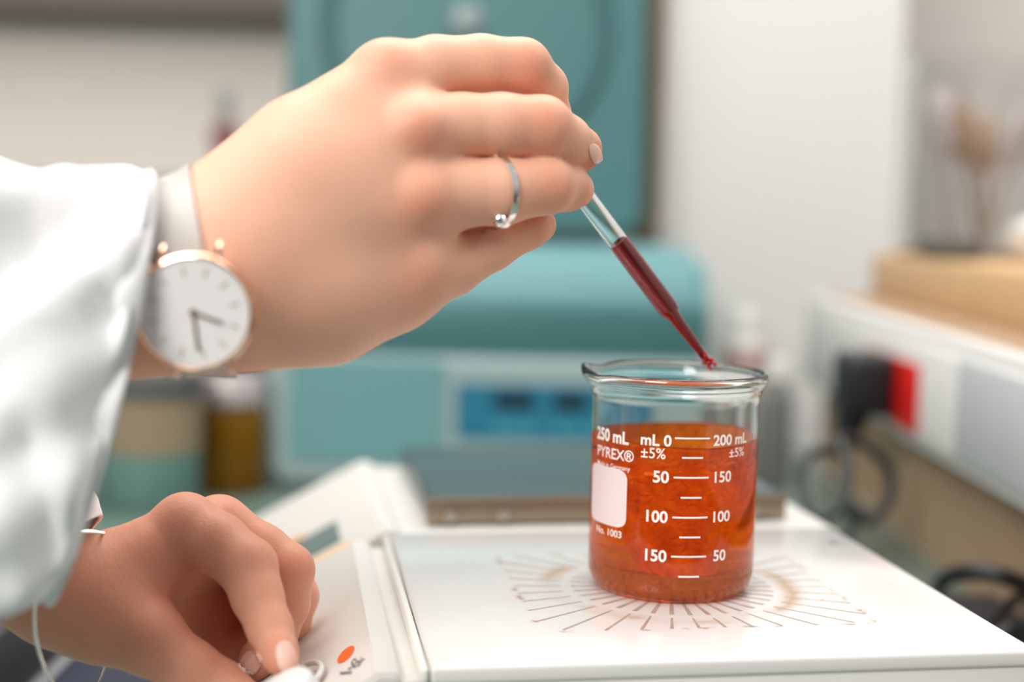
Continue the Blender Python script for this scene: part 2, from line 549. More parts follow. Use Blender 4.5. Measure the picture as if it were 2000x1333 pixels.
# ------------------------------------------------------------------ second stirrer, behind
s2 = thing('hotplate_stirrer', (-.020, .222, Z0), math.radians(10), 'blurred white stirrer with dark metal plate, behind the front hot plate', 'hot plate')
bm = bmesh.new(); stirrer_housing(bm, PL[0], PL[1], -.105, .10)
bmesh.ops.bevel(bm, geom=bm.edges[:], offset=.0012, segments=2, affect='EDGES')
h2 = obj('housing', bm, M['housing'], s2, angle=35)
bm = bmesh.new(); add_box(bm, (-.104, -.070, -.0062), (.088, .086, .008), .0015); obj('heating_plate', bm, mat('dark_slate_plate', (.055, .085, .09), .35, coat=.2), s2)
bm = bmesh.new(); add_box(bm, (-.106, -.0735, -.0062), (.090, -.0705, .0072), .0008); obj('plate_rim', bm, mat('brown_steel', (.33, .26, .19), .35, .8), s2)
for x in (-.094, -.066, .02, .07):
    bm = bmesh.new(); tube(bm, [(x, -.0735, -.001), (x, -.0765, -.001)], .003, 16); obj('bolt', bm, M['steel'], s2)
sl = pdir; PA2 = PA


def panel2(a0, a1, y0, y1, lift, m, name, th=.0008):
    b = bmesh.new()
    c = [PA2 + sl * a + Vector((0, y, 0)) + pn * lift for a, y in ((a0, y0), (a1, y0), (a1, y1), (a0, y1))]
    t_ = [b.verts.new(p + pn * th) for p in c]; bo = [b.verts.new(p) for p in c]
    b.faces.new(t_); b.faces.new(bo[::-1])
    for i in range(4):
        j = (i + 1) % 4; b.faces.new((t_[i], bo[i], bo[j], t_[j]))
    bmesh.ops.recalc_face_normals(b, faces=b.faces[:])
    return obj(name, b, m, s2, smooth=False)


panel2(.020, .046, -.072, -.028, .0002, mat('grey_green_display', (.13, .19, .18), .3), 'display')
panel2(.040, .050, -.024, -.016, .0002, mat('orange_key', (.75, .38, .14), .5), 'orange_key')
panel2(.016, .042, -.092, -.084, .0002, mat('pale_orange_key', (.8, .5, .2), .5), 'pale_stripe')
for x in (-.19, .10):
    for y in (-.085, .085):
        bm = bmesh.new(); lathe(bm, [(0, -.1), (.009, -.1), (.010, -.087), (0, -.087)], 20, (x, y, 0)); obj('foot', bm, M['rubber'], s2)

# ------------------------------------------------------------------ beaker
RO, RI, HB = .0350, .0332, .0925
bk = thing('beaker', (0, 0, Z0), 0, '250 mL glass beaker with white printed scale, standing on the stirrer', 'beaker')


def spout(x, y, z, r, a, i):
    # pouring lip pulled outwards on the left
    w = math.exp(-((((a - math.radians(176) + math.pi) % (2 * math.pi)) - math.pi) / .30) ** 2)
    t = max(0, (z - .078) / (HB - .078))
    k = w * t ** 2 * .0035
    x += math.cos(a) * k * 0.6; y += math.sin(a) * k * .6
    z += w * t * t * .0016
    # small shoulders either side of the lip
    for da in (.55, -.55):
        w2 = math.exp(-((((a - math.radians(176) - da + math.pi) % (2 * math.pi)) - math.pi) / .2) ** 2)
        z -= w2 * t * t * .0010
    return x, y, z


out = [(0, .0008), (.024, .0006), (.0285, .0), (.0315, .0010), (.0338, .0036), (.0348, .0072), (RO, .012)]
out += [(RO, z) for z in (.03, .05, .07, .0790)]
out += [(.03525, .0820), (.0361, .0848), (.0372, .0868), (.0382, .0882), (.0386, .0900), (.0383, .0916), (.0374, .0925), (.0364, .0921), (.0356, .0908), (.0350, .0893), (.0344, .0872), (.0337, .0845), (RI, .0815)]
out += [(RI, z) for z in (.07, .05, .03, .012)] + [(.0328, .0078), (.0315, .0048), (.029, .0028), (.024, .0024), (0, .0024)]
bm = bmesh.new(); lathe(bm, out, 160, fn=spout)
bmesh.ops.recalc_face_normals(bm, faces=bm.faces[:])
gl = obj('glass_body', bm, M['glass'], bk, angle=180)

M['print'] = M['enamel_print']


def cyl_pt(ang, z, lift=.00006):
    # ang in radians to the right of the viewer-facing side
    R = RO + lift
    return Vector((R * math.sin(ang), -R * math.cos(ang), z))


FACE = math.atan2(-CAM.x, -CAM.y + 0) * 0
VA = math.atan2(CAM.x, -CAM.y)       # the angle of the side that faces the camera


def wrap(bm_, ang0, z0, shear=0.0):
    for v in bm_.verts:
        a = ang0 + v.co.x / RO
        v.co = cyl_pt(a, z0 + v.co.y)
    return bm_


def label_text(s, size, ang, z, name, align='LEFT', bold=.0, spacing=1.0, sx=1.0):
    b = text_bm(s, size, align, bold, 0, spacing)
    bmesh.ops.triangulate(b, faces=b.faces[:])
    for v in b.verts: v.co.x *= sx
    wrap(b, VA + math.radians(ang), z)
    return b


scale = bmesh.new()


def zat(y_):
    """height on the front glass for a photo row near the scale"""
    lo, hi = 0.0, .1
    for _ in range(30):
        mid = (lo + hi) / 2
        P = cyl_pt(VA + math.radians(8), mid) + Vector((0, 0, Z0)); d = P - CAM
        yy = 666.5 - FP * d.dot(cu) / d.dot(cf)
        if yy > y_: lo = mid
        else: hi = mid
    return (lo + hi) / 2


def bar(a0, a1, z, h=.00055):
    n = 8
    for k in range(n):
        p, q = a0 + (a1 - a0) * k / n, a0 + (a1 - a0) * (k + 1) / n
        scale.faces.new([scale.verts.new(cyl_pt(VA + math.radians(a), zz)) for a, zz in ((p, z - h / 2), (q, z - h / 2), (q, z + h / 2), (p, z + h / 2))])


ticks = [857, 895, 934, 973, 1012, 1050.5, 1088.5, 1127.5]
for i, y_ in enumerate(ticks):
    z = zat(y_)
    if i % 2 == 0: bar(.5, 24, z, .0007)
    else: bar(5.5, 19.5, z, .0007)
zz = [zat(y_) for y_ in ticks]
H1 = .0056
for s, sz, a, z, al, bo in (
        ('mL 0', .0063, -1.5, zz[0] - .0034, 'RIGHT', .00016), ('200 mL', .0060, 26.5, zz[0] - .0030, 'LEFT', .00016),
        ('\u00b15%', .0060, -5, zz[0] - .0086, 'RIGHT', .00004), ('\u00b15%', .0052, 39, zz[0] - .0082, 'LEFT', .00004),
        ('50', .0066, -2.5, zz[2] - .0023, 'RIGHT', .00016), ('150', .0062, 26.5, zz[2] - .0021, 'LEFT', .00012),
        ('100', .0066, -2.5, zz[4] - .0023, 'RIGHT', .00016), ('100', .0062, 26.5, zz[4] - .0021, 'LEFT', .00012),
        ('150', .0066, -2.5, zz[6] - .0023, 'RIGHT', .00016), ('50', .0062, 29, zz[6] - .0021, 'LEFT', .00012)):
    merge(scale, label_text(s, sz, a, z, 'x', al, bo))
obj('printed_scale', scale, M['print'], bk, smooth=False)
for nm_, args in (('volume_lettering', ('250 mL', .0070, -64.5, zz[0] - .0042, 'x', 'LEFT', .00022, 1, .95)),
                  ('name_lettering', ('PYREX\u00ae', .0062, -63.5, zz[1] - .0033, 'x', 'LEFT', .00006, 1, .98)),
                  ('origin_lettering', ('Made in Germany', .0027, -63, zz[1] - .0072, 'x', 'LEFT', .00001, 1, 1.05)),
                  ('number_lettering', ('No. 1003', .0040, -62, zz[5] - .0030, 'x', 'LEFT', .00004, 1, 1.1))):
    obj(nm_, label_text(*args), M['print'], bk, smooth=False)
# blank writing patch with rounded corners
pb = bmesh.new()
a0, a1, z0_, z1_ = math.radians(-73) + VA, math.radians(-31.5) + VA, zz[5] + .0012, zz[2] + .0010
nx, ny = 40, 30
wx, wz = (a1 - a0) * RO, z1_ - z0_
cr_ = .0042
rows = []
for j in range(ny + 1):
    v = j / ny; zc = v * wz
    d = min(zc, wz - zc)
    ins = 0 if d >= cr_ else cr_ - math.sqrt(max(0, cr_ ** 2 - (cr_ - d) ** 2))
    rows.append([pb.verts.new(cyl_pt(a0 + (ins + (wx - 2 * ins) * i / nx) / RO, z0_ + zc)) for i in range(nx + 1)])
for j in range(ny):
    for i in range(nx):
        pb.faces.new((rows[j][i], rows[j][i + 1], rows[j + 1][i + 1], rows[j + 1][i]))
obj('writing_patch', pb, mat('pink_white_enamel', (.80, .67, .68), .55), bk)


# orange dye solution with the stirring vortex
def liquid_mat():
    m = bpy.data.materials.new('orange_dye_solution'); m.use_nodes = True
    nt = m.node_tree; N = nt.nodes; L = nt.links
    b = N['Principled BSDF']; out_ = N['Material Output']
    b.inputs['Base Color'].default_value = (1, .34, .03, 1)
    b.inputs['Roughness'].default_value = .02; b.inputs['IOR'].default_value = 1.33
    b.inputs['Transmission Weight'].default_value = 1
    b.inputs['Specular Tint'].default_value = (1, .25, .03, 1)
    tl = N.new('ShaderNodeBsdfTranslucent'); tl.inputs[0].default_value = (1, .36, .01, 1)
    df = N.new('ShaderNodeBsdfDiffuse'); df.inputs[0].default_value = (1, .26, .006, 1)
    ms = N.new('ShaderNodeMixShader'); ms.inputs[0].default_value = .32
    L.new(tl.outputs[0], ms.inputs[1]); L.new(df.outputs[0], ms.inputs[2])
    tc = N.new('ShaderNodeTexCoord')
    no = N.new('ShaderNodeTexNoise'); no.inputs['Scale'].default_value = 110; no.inputs['Detail'].default_value = 5; no.inputs['Distortion'].default_value = .8
    L.new(tc.outputs['Object'], no.inputs['Vector'])
    mr = N.new('ShaderNodeMapRange'); mr.inputs['From Min'].default_value = .35; mr.inputs['From Max'].default_value = .68
    mr.inputs['To Min'].default_value = .35; mr.inputs['To Max'].default_value = .95
    L.new(no.outputs['Fac'], mr.inputs['Value'])
    fin = N.new('ShaderNodeMixShader'); L.new(mr.outputs['Result'], fin.inputs[0])
    L.new(b.outputs[0], fin.inputs[1]); L.new(ms.outputs[0], fin.inputs[2])
    n3 = N.new('ShaderNodeTexNoise'); n3.inputs['Scale'].default_value = 190; n3.inputs['Detail'].default_value = 6; n3.inputs['Distortion'].default_value = 1.5
    L.new(tc.outputs['Object'], n3.inputs['Vector'])
    bp = N.new('ShaderNodeBump'); bp.inputs['Strength'].default_value = .9; bp.inputs['Distance'].default_value = .0025
    L.new(n3.outputs['Fac'], bp.inputs['Height'])
    for q in (b, df, tl): L.new(bp.outputs['Normal'], q.inputs['Normal'])
    L.new(fin.outputs[0], out_.inputs['Surface'])
    return m


M['liquid'] = liquid_mat()
M['clearliquid'] = mat('clear_orange_solution', (1, .17, .002), .0, trans=1, ior=1.34)
_n = M['clearliquid'].node_tree
_o = _n.nodes['Material Output']; _b = _n.nodes['Principled BSDF']
_b.inputs['Specular Tint'].default_value = (1, .3, .05, 1)
_t = _n.nodes.new('ShaderNodeBsdfTranslucent'); _t.inputs[0].default_value = (1, .16, .006, 1)
_d = _n.nodes.new('ShaderNodeBsdfDiffuse'); _d.inputs[0].default_value = (1, .10, .003, 1)
_a = _n.nodes.new('ShaderNodeMixShader'); _a.inputs[0].default_value = .6
_n.links.new(_t.outputs[0], _a.inputs[1]); _n.links.new(_d.outputs[0], _a.inputs[2])
_c = _n.nodes.new('ShaderNodeTexCoord'); _w = _n.nodes.new('ShaderNodeTexNoise')
_w.inputs['Scale'].default_value = 75; _w.inputs['Detail'].default_value = 6; _w.inputs['Distortion'].default_value = 1.6
_n.links.new(_c.outputs['Object'], _w.inputs['Vector'])
_r = _n.nodes.new('ShaderNodeMapRange'); _r.inputs['From Min'].default_value = .36; _r.inputs['From Max'].default_value = .66
_r.inputs['To Min'].default_value = .02; _r.inputs['To Max'].default_value = .30
_n.links.new(_w.outputs['Fac'], _r.inputs['Value'])
_m = _n.nodes.new('ShaderNodeMixShader'); _n.links.new(_r.outputs['Result'], _m.inputs[0])
_n.links.new(_b.outputs[0], _m.inputs[1]); _n.links.new(_a.outputs[0], _m.inputs[2]); _n.links.new(_m.outputs[0], _o.inputs['Surface'])
ZL = .0655
bm = bmesh.new()
RL = RI + .0002
vc = Vector((.003, -.001))           # vortex foot


def vort(x, y, z, r, a, i):
    if i < nshell: return x, y, z
    t = r / RL                        # 1 at the wall, 0 in the middle
    zc = .0080 + (ZL - .0080) * max(0, (t - .36) / .64) ** 1.05
    q = Vector((x * 60, y * 60, 0))
    sw = a * 3 + t * 9
    zc += (math.sin(sw) * .0012 + noise.noise(Vector((x * 150, y * 150, t * 3))) * .0035 + noise.noise(Vector((x * 420, y * 420, 1.7))) * .0012) * min(1, (1 - t) * 6) * (.3 + t)
    zc += .0010 * math.sin(a * 2 + 1) * t
    zc = max(zc, .006 if t < .3 else .004)
    k = 1 - t
    return x + vc.x * k, y + vc.y * k, zc


prof = [(0, .0022), (.024, .0022), (.0292, .0026), (.0317, .0046), (.0330, .0077), (RL, .012), (RL, .03), (RL, .05)]
nshell = len(prof)
prof += [(RL, ZL)] + [(RL * (1 - k / 46), 0) for k in range(1, 46)] + [(0, .0095)]
lathe(bm, prof, 140, fn=vort)
bmesh.ops.recalc_face_normals(bm, faces=bm.faces[:])
for f_ in bm.faces:
    f_.material_index = 1 if all(math.hypot(v.co.x, v.co.y) > RL - 1e-5 or v.co.z < .0035 for v in f_.verts) else 0
lq = obj('orange_solution', bm, [M['liquid'], M['clearliquid']], None, angle=180)
lq.location = (0, 0, Z0)
tag(lq, 'bright orange liquid swirling inside the glass beaker', 'liquid')
# stir bar
bm = bmesh.new()
tube(bm, [(-.0005, -.012, .0), (-.0003, -.0116, .0), (0, -.0105, .0), (0, .0105, .0), (.0003, .0116, 0), (.0005, .012, 0)], .0037, 24, radii=[.0012, .0028, .0038, .0038, .0028, .0012])
o = obj('stir_bar', bm, mat('white_teflon', (.95, .85, .8), .4), None, angle=60)
o.location = (.0035, -.012, Z0 + .0067); o.rotation_euler = (math.radians(14), 0, math.radians(-8))
tag(o, 'white stir bar glowing orange at the bottom of the beaker', 'stir bar')

# ------------------------------------------------------------------ pipette
tip = at(1387, 712, .600)
top = at(1145, 390, .5755)
ax = (top - tip).normalized()
PLEN = .150
px_side = ax.cross(cf).normalized()
Mp = frame(tip, px_side, ax.cross(px_side))
# z axis of frame must be +ax
Mp = Matrix.Translation(tip) @ ax.to_track_quat('Z', 'Y').to_matrix().to_4x4()
pp = thing('dropper_pipette', tip, 0, 'glass dropper pipette with dark red liquid, held by the upper hand above the beaker', 'pipette')
Ti = Matrix.Translation(-tip)


def along(bm, name, m, parent):
    bmesh.ops.transform(bm, matrix=Ti @ Mp, verts=bm.verts)
    return obj(name, bm, m, parent, angle=60)


bm = bmesh.new()
R1 = .0043
prof = [(.0012, .0), (.0017, .004), (.0021, .012), (.0027, .0255), (.0031, .0285), (.0040, .0295), (R1, .0315), (R1, .11),
        (R1 - .0006, .11), (R1 - .0006, .0320), (.0033, .0304), (.0023, .0285), (.0019, .0255), (.0014, .012), (.0010, .004), (.0007, .0)]
lathe(bm, prof, 40, closed=True)
bmesh.ops.recalc_face_normals(bm, faces=bm.faces[:])
pg = along(bm, 'glass_tube', mat('pipette_glass', (.98, .98, .97), .03, trans=1, ior=1.40), pp)
mred = bpy.data.materials.new('dark_red_solution'); mred.use_nodes = True
nt = mred.node_tree; b = nt.nodes['Principled BSDF']
b.inputs['Base Color'].default_value = (.40, .010, .014, 1); b.inputs['Transmission Weight'].default_value = .72
b.inputs['Roughness'].default_value = .08; b.inputs['IOR'].default_value = 1.36
bm = bmesh.new()
Rl = R1 - .00052
prof = [(0, -.0008), (.0008, -.0003), (.00108, .004), (.00150, .012), (.0020, .0255), (.0024, .0285), (.0034, .0304), (Rl, .0320), (Rl, .0670), (Rl * .8, .0663), (0, .0659)]
lathe(bm, prof, 36); bmesh.ops.recalc_face_normals(bm, faces=bm.faces[:])
lr = along(bm, 'red_liquid_column', mred, None)
lr.location = tip
tag(lr, 'dark red liquid filling the lower half of the pipette', 'liquid')
# crust and drops at the tip
bm = bmesh.new()
rr = random.Random(3)
for k in range(26):
    b = bmesh.new(); bmesh.ops.create_icosphere(b, subdivisions=2, radius=rr.uniform(.0004, .0009))
    zz_ = rr.uniform(-.0018, .0062); w = .0013 + .0006 * (zz_ < .003)
    a = rr.uniform(0, 6.28)
    bmesh.ops.translate(b, verts=b.verts, vec=(w * math.cos(a), w * math.sin(a), zz_)); merge(bm, b)
along(bm, 'clotted_tip', mat('red_crust', (.50, .012, .008), .25), pp)
# rubber bulb behind the fingers
bm = bmesh.new()
lathe(bm, [(.0046, .100), (.0054, .1005), (.0056, .106), (.0062, .112), (.0078, .120), (.0082, .130), (.0074, .140), (.0045, .147), (0, .149)], 32)
along(bm, 'rubber_bulb', mat('red_rubber_bulb', (.25, .05, .03), .6), pp)

# ------------------------------------------------------------------ implicit surface tools for the hands
def surface_nets(F, org, h):
    nx, ny, nz = F.shape
    ins = F < 0
    c = [(0, 0, 0), (1, 0, 0), (0, 1, 0), (1, 1, 0), (0, 0, 1), (1, 0, 1), (0, 1, 1), (1, 1, 1)]
    cnt = np.zeros((nx - 1, ny - 1, nz - 1), np.int8)
    for (i, j, k) in c:
        cnt += ins[i:nx - 1 + i, j:ny - 1 + j, k:nz - 1 + k]
    act = (cnt > 0) & (cnt < 8)
    I = np.argwhere(act)
    idx = -np.ones(act.shape, np.int64); idx[act] = np.arange(len(I))
    pos = np.zeros((len(I), 3)); num = np.zeros(len(I))
    E = [(a, b) for a in range(8) for b in range(a + 1, 8) if sum(abs(c[a][q] - c[b][q]) for q in range(3)) == 1]
    V = [F[I[:, 0] + q[0], I[:, 1] + q[1], I[:, 2] + q[2]] for q in c]
    for a, b in E:
        fa, fb = V[a], V[b]
        cross = (fa < 0) != (fb < 0)
        t = np.where(cross, fa / np.where(cross, fa - fb, 1), 0)
        p = np.array(c[a])[None] + t[:, None] * (np.array(c[b]) - np.array(c[a]))[None]
        pos += np.where(cross[:, None], p, 0); num += cross
    P = (I + pos / num[:, None]) * h + np.array(org)
    quads = []
    for ax_ in range(3):
        sl0 = [slice(None)] * 3; sl1 = [slice(None)] * 3
        sl0[ax_] = slice(0, -1); sl1[ax_] = slice(1, None)
        s0, s1 = ins[tuple(sl0)], ins[tuple(sl1)]
        o1_, o2_ = [(1, 2), (2, 0), (0, 1)][ax_]
        Q = np.argwhere(s0 != s1)
        ok = (Q[:, o1_] > 0) & (Q[:, o2_] > 0) & (Q[:, o1_] < F.shape[o1_] - 1) & (Q[:, o2_] < F.shape[o2_] - 1)
        Q = Q[ok]
        e1 = np.zeros(3, int); e1[o1_] = 1
        e2 = np.zeros(3, int); e2[o2_] = 1
        def g(q): return idx[q[:, 0], q[:, 1], q[:, 2]]
        a_, b_, c_2, d_ = g(Q - e1 - e2), g(Q - e2), g(Q), g(Q - e1)
        flip = s0[Q[:, 0], Q[:, 1], Q[:, 2]]
        q4 = np.stack([a_, b_, c_2, d_], 1)
        q4[~flip] = q4[~flip][:, ::-1]
        quads.append(q4)
    return P, np.concatenate(quads)


def smin(a, b, k):
    h_ = np.clip(.5 + .5 * (b - a) / k, 0, 1)
    return b + (a - b) * h_ - k * h_ * (1 - h_)


class Field:
    def __init__(self, lo, hi, h):
        self.lo = np.array(lo); self.h = h
        n = np.ceil((np.array(hi) - self.lo) / h).astype(int) + 1
        self.n = n
        g = [self.lo[i] + h * np.arange(n[i]) for i in range(3)]
        self.X, self.Y, self.Z = [a.astype(np.float32) for a in np.meshgrid(*g, indexing='ij', sparse=True)]

    def cone(self, a, b, r1, r2):
        a = np.array(a); b = np.array(b); ba = b - a; L2 = max(float(ba @ ba), 1e-12)
        px_, py_, pz_ = self.X - a[0], self.Y - a[1], self.Z - a[2]
        t = np.clip((px_ * ba[0] + py_ * ba[1] + pz_ * ba[2]) / L2, 0, 1).astype(np.float32)
        d = np.sqrt((px_ - t * ba[0]) ** 2 + (py_ - t * ba[1]) ** 2 + (pz_ - t * ba[2]) ** 2)
        return d - (r1 + (r2 - r1) * t)

    def chain(self, pts, k=.003):
        F = None
        for (a, ra), (b, rb) in zip(pts[:-1], pts[1:]):
            d = self.cone(a, b, ra, rb)
            F = d if F is None else smin(F, d, k)
        return F


def jt(x, y, D, w):
    """a joint seen at (x, y), distance D, with width w in the photo"""
    return (at(x, y, D), w / 2 * D / FP)


def build_hand(name, palm, fingers, bumps, flush_shade, parent, kp=.009, kf=.006, h=.0010, ff=.0007, sep=None, smooth_it=3, post=None):
    allp = [p for ch in palm + fingers for p in ch]
    lo = [min(p[0][i] - p[1] for p in allp) - .006 for i in range(3)]
    hi = [max(p[0][i] + p[1] for p in allp) + .006 for i in range(3)]
    Fd = Field(lo, hi, h)
    P = None
    for ch in palm:
        d = Fd.chain(ch, .004)
        P = d if P is None else smin(P, d, kp)
    for b_, r_, k_ in bumps:
        P = smin(P, Fd.cone(b_, b_, r_, r_), k_)
    T = None
    for i, ch in enumerate(fingers):
        f = Fd.chain(ch, .0025)
        d = smin(P, f, kf if sep is None else sep[i])
        T = d if T is None else smin(T, d, ff)
    if post is not None:
        T = post(Fd, T)
    Vp, Q = surface_nets(T, Fd.lo, h)
    # light Laplacian smoothing
    nV = len(Vp)
    ei = np.concatenate([Q[:, [0, 1]], Q[:, [1, 2]], Q[:, [2, 3]], Q[:, [3, 0]]])
    for it in range(smooth_it):
        acc = np.zeros_like(Vp); cn = np.zeros(nV)
        for q in range(3):
            acc[:, q] = np.bincount(ei[:, 0], Vp[ei[:, 1], q], nV) + np.bincount(ei[:, 1], Vp[ei[:, 0], q], nV)
        cn = np.bincount(ei[:, 0], minlength=nV) + np.bincount(ei[:, 1], minlength=nV)
        Vp = Vp + .5 * (acc / np.maximum(cn, 1)[:, None] - Vp)
    me = bpy.data.meshes.new(name)
    me.vertices.add(nV); me.vertices.foreach_set('co', Vp.astype(np.float32).ravel())
    me.loops.add(Q.size); me.loops.foreach_set('vertex_index', Q.astype(np.int32).ravel())
    me.polygons.add(len(Q)); me.polygons.foreach_set('loop_start', np.arange(0, Q.size, 4, dtype=np.int32))
    try:
        me.polygons.foreach_set('loop_total', np.full(len(Q), 4, np.int32))
    except Exception:
        pass
    me.update(calc_edges=True); me.validate()
    me.shade_smooth()
    fl = np.zeros(nV)
    for (p, rad, amt) in flush_shade:
        d = np.linalg.norm(Vp - np.array(p), axis=1)
        fl = np.maximum(fl, amt * np.exp(-(d / rad) ** 2))
    at_ = me.attributes.new('flush_shade', 'FLOAT', 'POINT'); at_.data.foreach_set('value', fl.astype(np.float32))
    me.materials.append(M['skin'])
    o = bpy.data.objects.new(name, me); COL.objects.link(o); o.parent = parent
    bvh = BVHTree.FromPolygons([Vector(v) for v in Vp], [tuple(int(i) for i in q) for q in Q])
    return o, bvh


def nail(bvh, x, y, ux, uy, wpx, lpx, parent, D, lift=.0004):
    """fingernail: ux,uy is the photo direction in which the finger points"""
    v_ = Vector((ux, uy)).normalized(); s_ = Vector((-v_.y, v_.x))
    n = 14; grid = []
    c = at(x, y, D)
    for j in range(n + 1):
        row = []
        for i in range(n + 1):
            a = (i / n - .5) * 2; b_ = (j / n - .5) * 2
            # superellipse outline: rounded root, squarer free edge
            k = math.sqrt(max(0, 1 - (abs(b_) ** (2.2 if b_ < 0 else 5))))
            X = x + s_.x * a * k * wpx / 2 + v_.x * b_ * lpx / 2
            Y = y + s_.y * a * k * wpx / 2 + v_.y * b_ * lpx / 2
            d = (cf + (X - 1000) / FP * cr - (Y - 666.5) / FP * cu).normalized()
            hit, nor, _, dist = bvh.ray_cast(CAM, d)
            if hit is None: hit = at(X, Y, D)
            row.append(hit - d * (lift + .0006 * (1 - a * a)))
        grid.append(row)
    # straighten along the finger: flatten curvature
    bm = bmesh.new()
    vs = [[bm.verts.new(p) for p in row] for row in grid]
    for j in range(n):
        for i in range(n):
            try:
                f = bm.faces.new((vs[j][i], vs[j][i + 1], vs[j + 1][i + 1], vs[j + 1][i]))
                f.material_index = 1 if j >= n - 2 else 0
            except ValueError:
                pass
    o = obj('nail', bm, [M['nail'], M['nailtip']], parent, angle=180)
    sd = o.modifiers.new('solid', 'SOLIDIFY'); sd.thickness = .0004; sd.offset = 0
    return o


# ------------------------------------------------------------------ the person
person = thing('person', (-.45, -.12, 0), 0, 'person in a white lab coat, upper hand holding a pipette, lower hand turning the knob', 'person')
PI_ = person


def keep(o):
    """parent to the person without moving"""
    o.matrix_parent_inverse = Matrix.Translation((.45, .12, 0))
    return o


# upper (right) hand, seen from the back, knuckles towards the camera
FR = [jt(-350, 640, .475, 360), jt(60, 585, .480, 330), jt(300, 542, .485, 335)]
palm = [
    FR + [jt(400, 505, .490, 290), jt(560, 370, .500, 240)],
    [FR[1], jt(300, 560, .485, 310), jt(420, 560, .490, 290), jt(560, 560, .500, 270)],
    [jt(430, 480, .495, 250), jt(600, 300, .510, 225), jt(762, 165, .522, 158)],
    [jt(440, 500, .490, 260), jt(640, 370, .506, 200), jt(815, 258, .515, 145)],
    [jt(440, 540, .490, 260), jt(640, 450, .506, 210), jt(828, 392, .515, 150)],
    [jt(460, 590, .495, 220), jt(640, 560, .510, 220), jt(815, 520, .524, 160)],
    [jt(500, 600, .500, 200), jt(640, 590, .512, 222), jt(760, 560, .524, 180)],
    [jt(560, 420, .520, 220), jt(760, 380, .538, 210), jt(850, 380, .545, 180)],
]
index = [jt(755, 165, .522, 150), jt(850, 132, .528, 122), jt(940, 125, .533, 112), jt(1020, 132, .538, 112), jt(1060, 172, .548, 96), jt(1072, 225, .560, 84), jt(1060, 280, .572, 74)]
middle = [jt(815, 258, .515, 130), jt(900, 245, .520, 124), jt(980, 245, .523, 124), jt(1058, 248, .527, 120), jt(1105, 275, .537, 98), jt(1132, 292, .546, 84), jt(1140, 300, .554, 66)]
ring = [jt(828, 390, .515, 135), jt(900, 377, .520, 134), jt(980, 374, .523, 129), jt(1066, 362, .529, 112), jt(1105, 366, .540, 92), jt(1122, 370, .550, 78)]
little = [jt(812, 520, .524, 140), jt(880, 520, .532, 118), jt(960, 480, .540, 96), jt(1030, 445, .548, 82), jt(1052, 440, .556, 70)]
thumb = [jt(560, 330, .540, 170), jt(740, 300, .560, 150), jt(860, 320, .578, 120), jt(960, 370, .586, 100), jt(1020, 400, .592, 84)]
bumps = [(at(752, 135, .516), .0098, .006), (at(815, 250, .506), .0092, .006), (at(822, 385, .506), .0094, .006), (at(812, 520, .516), .009, .006)]
flush_shade = [(at(820, 262, .497), .010, .50), (at(830, 398, .497), .011, .50), (at(760, 120, .51), .012, .25), (at(1040, 130, .528), .011, .55), (at(1068, 240, .517), .010, .55),
         (at(1082, 360, .519), .010, .50), (at(1160, 305, .545), .010, .8), (at(1145, 372, .54), .010, .6), (at(1075, 440, .545), .012, .5), (at(812, 540, .507), .011, .35)]  # natural redness of knuckles and fingertips
rh, rbvh = build_hand('hand', palm, [index, middle, ring, little, thumb], bumps, flush_shade, person, kp=.012, kf=.006, ff=.0006)
keep(rh)
keep(nail(rbvh, 1163, 300, .35, 1, 22, 40, rh, .545)).matrix_parent_inverse = Matrix.Identity(4)

# lower (left) hand on the knob
palm2 = [
    [jt(-420, 930, .530, 250), jt(-100, 1050, .530, 235), jt(110, 1150, .530, 190), jt(225, 1168, .535, 178)],
    [jt(150, 1150, .533, 160), jt(285, 1092, .540, 142), jt(358, 1032, .545, 112)],
    [jt(170, 1145, .545, 160), jt(310, 1092, .555, 140), jt(425, 1032, .563, 106)],
    [jt(170, 1150, .555, 160), jt(330, 1110, .570, 150), jt(470, 1060, .580, 100)],
    [jt(120, 1165, .532, 175), jt(200, 1200, .530, 180), jt(280, 1240, .525, 130)],
    [jt(230, 1140, .540, 150), jt(285, 1130, .550, 100)],
    [jt(250, 1150, .560, 150), jt(360, 1160, .590, 150), jt(440, 1170, .600, 120)],
    [jt(280, 1200, .565, 120), jt(400, 1240, .590, 130)],
    [jt(300, 1150, .575, 110), jt(470, 1220, .600, 110), jt(480, 1290, .598, 90)],
]
index2 = [jt(362, 1030, .545, 124), jt(425, 1062, .538, 118), jt(484, 1108, .530, 114), jt(502, 1165, .524, 100), jt(527, 1228, .516, 88), jt(545, 1276, .508, 74), jt(550, 1292, .505, 62)]
middle2 = [jt(430, 1035, .563, 120), jt(510, 1080, .562, 110), jt(560, 1115, .560, 106), jt(558, 1180, .563, 92), jt(540, 1240, .560, 80), jt(505, 1288, .553, 72), jt(495, 1302, .551, 60)]
ring2 = [jt(470, 1060, .580, 100), jt(540, 1110, .582, 100), jt(572, 1165, .582, 98), jt(560, 1225, .582, 88), jt(490, 1270, .580, 80), jt(410, 1262, .582, 74)]
little2 = [jt(460, 1110, .595, 100), jt(540, 1160, .600, 92), jt(560, 1250, .600, 92), jt(500, 1310, .592, 82), jt(420, 1330, .585, 76)]
thumb2 = [jt(225, 1212, .528, 150), jt(300, 1256, .523, 122), jt(372, 1308, .520, 112), jt(430, 1345, .522, 108), jt(490, 1390, .512, 92), jt(510, 1402, .510, 76)]
bumps2 = [(at(362, 1022, .543), .0092, .005), (at(425, 1018, .562), .0085, .005)]
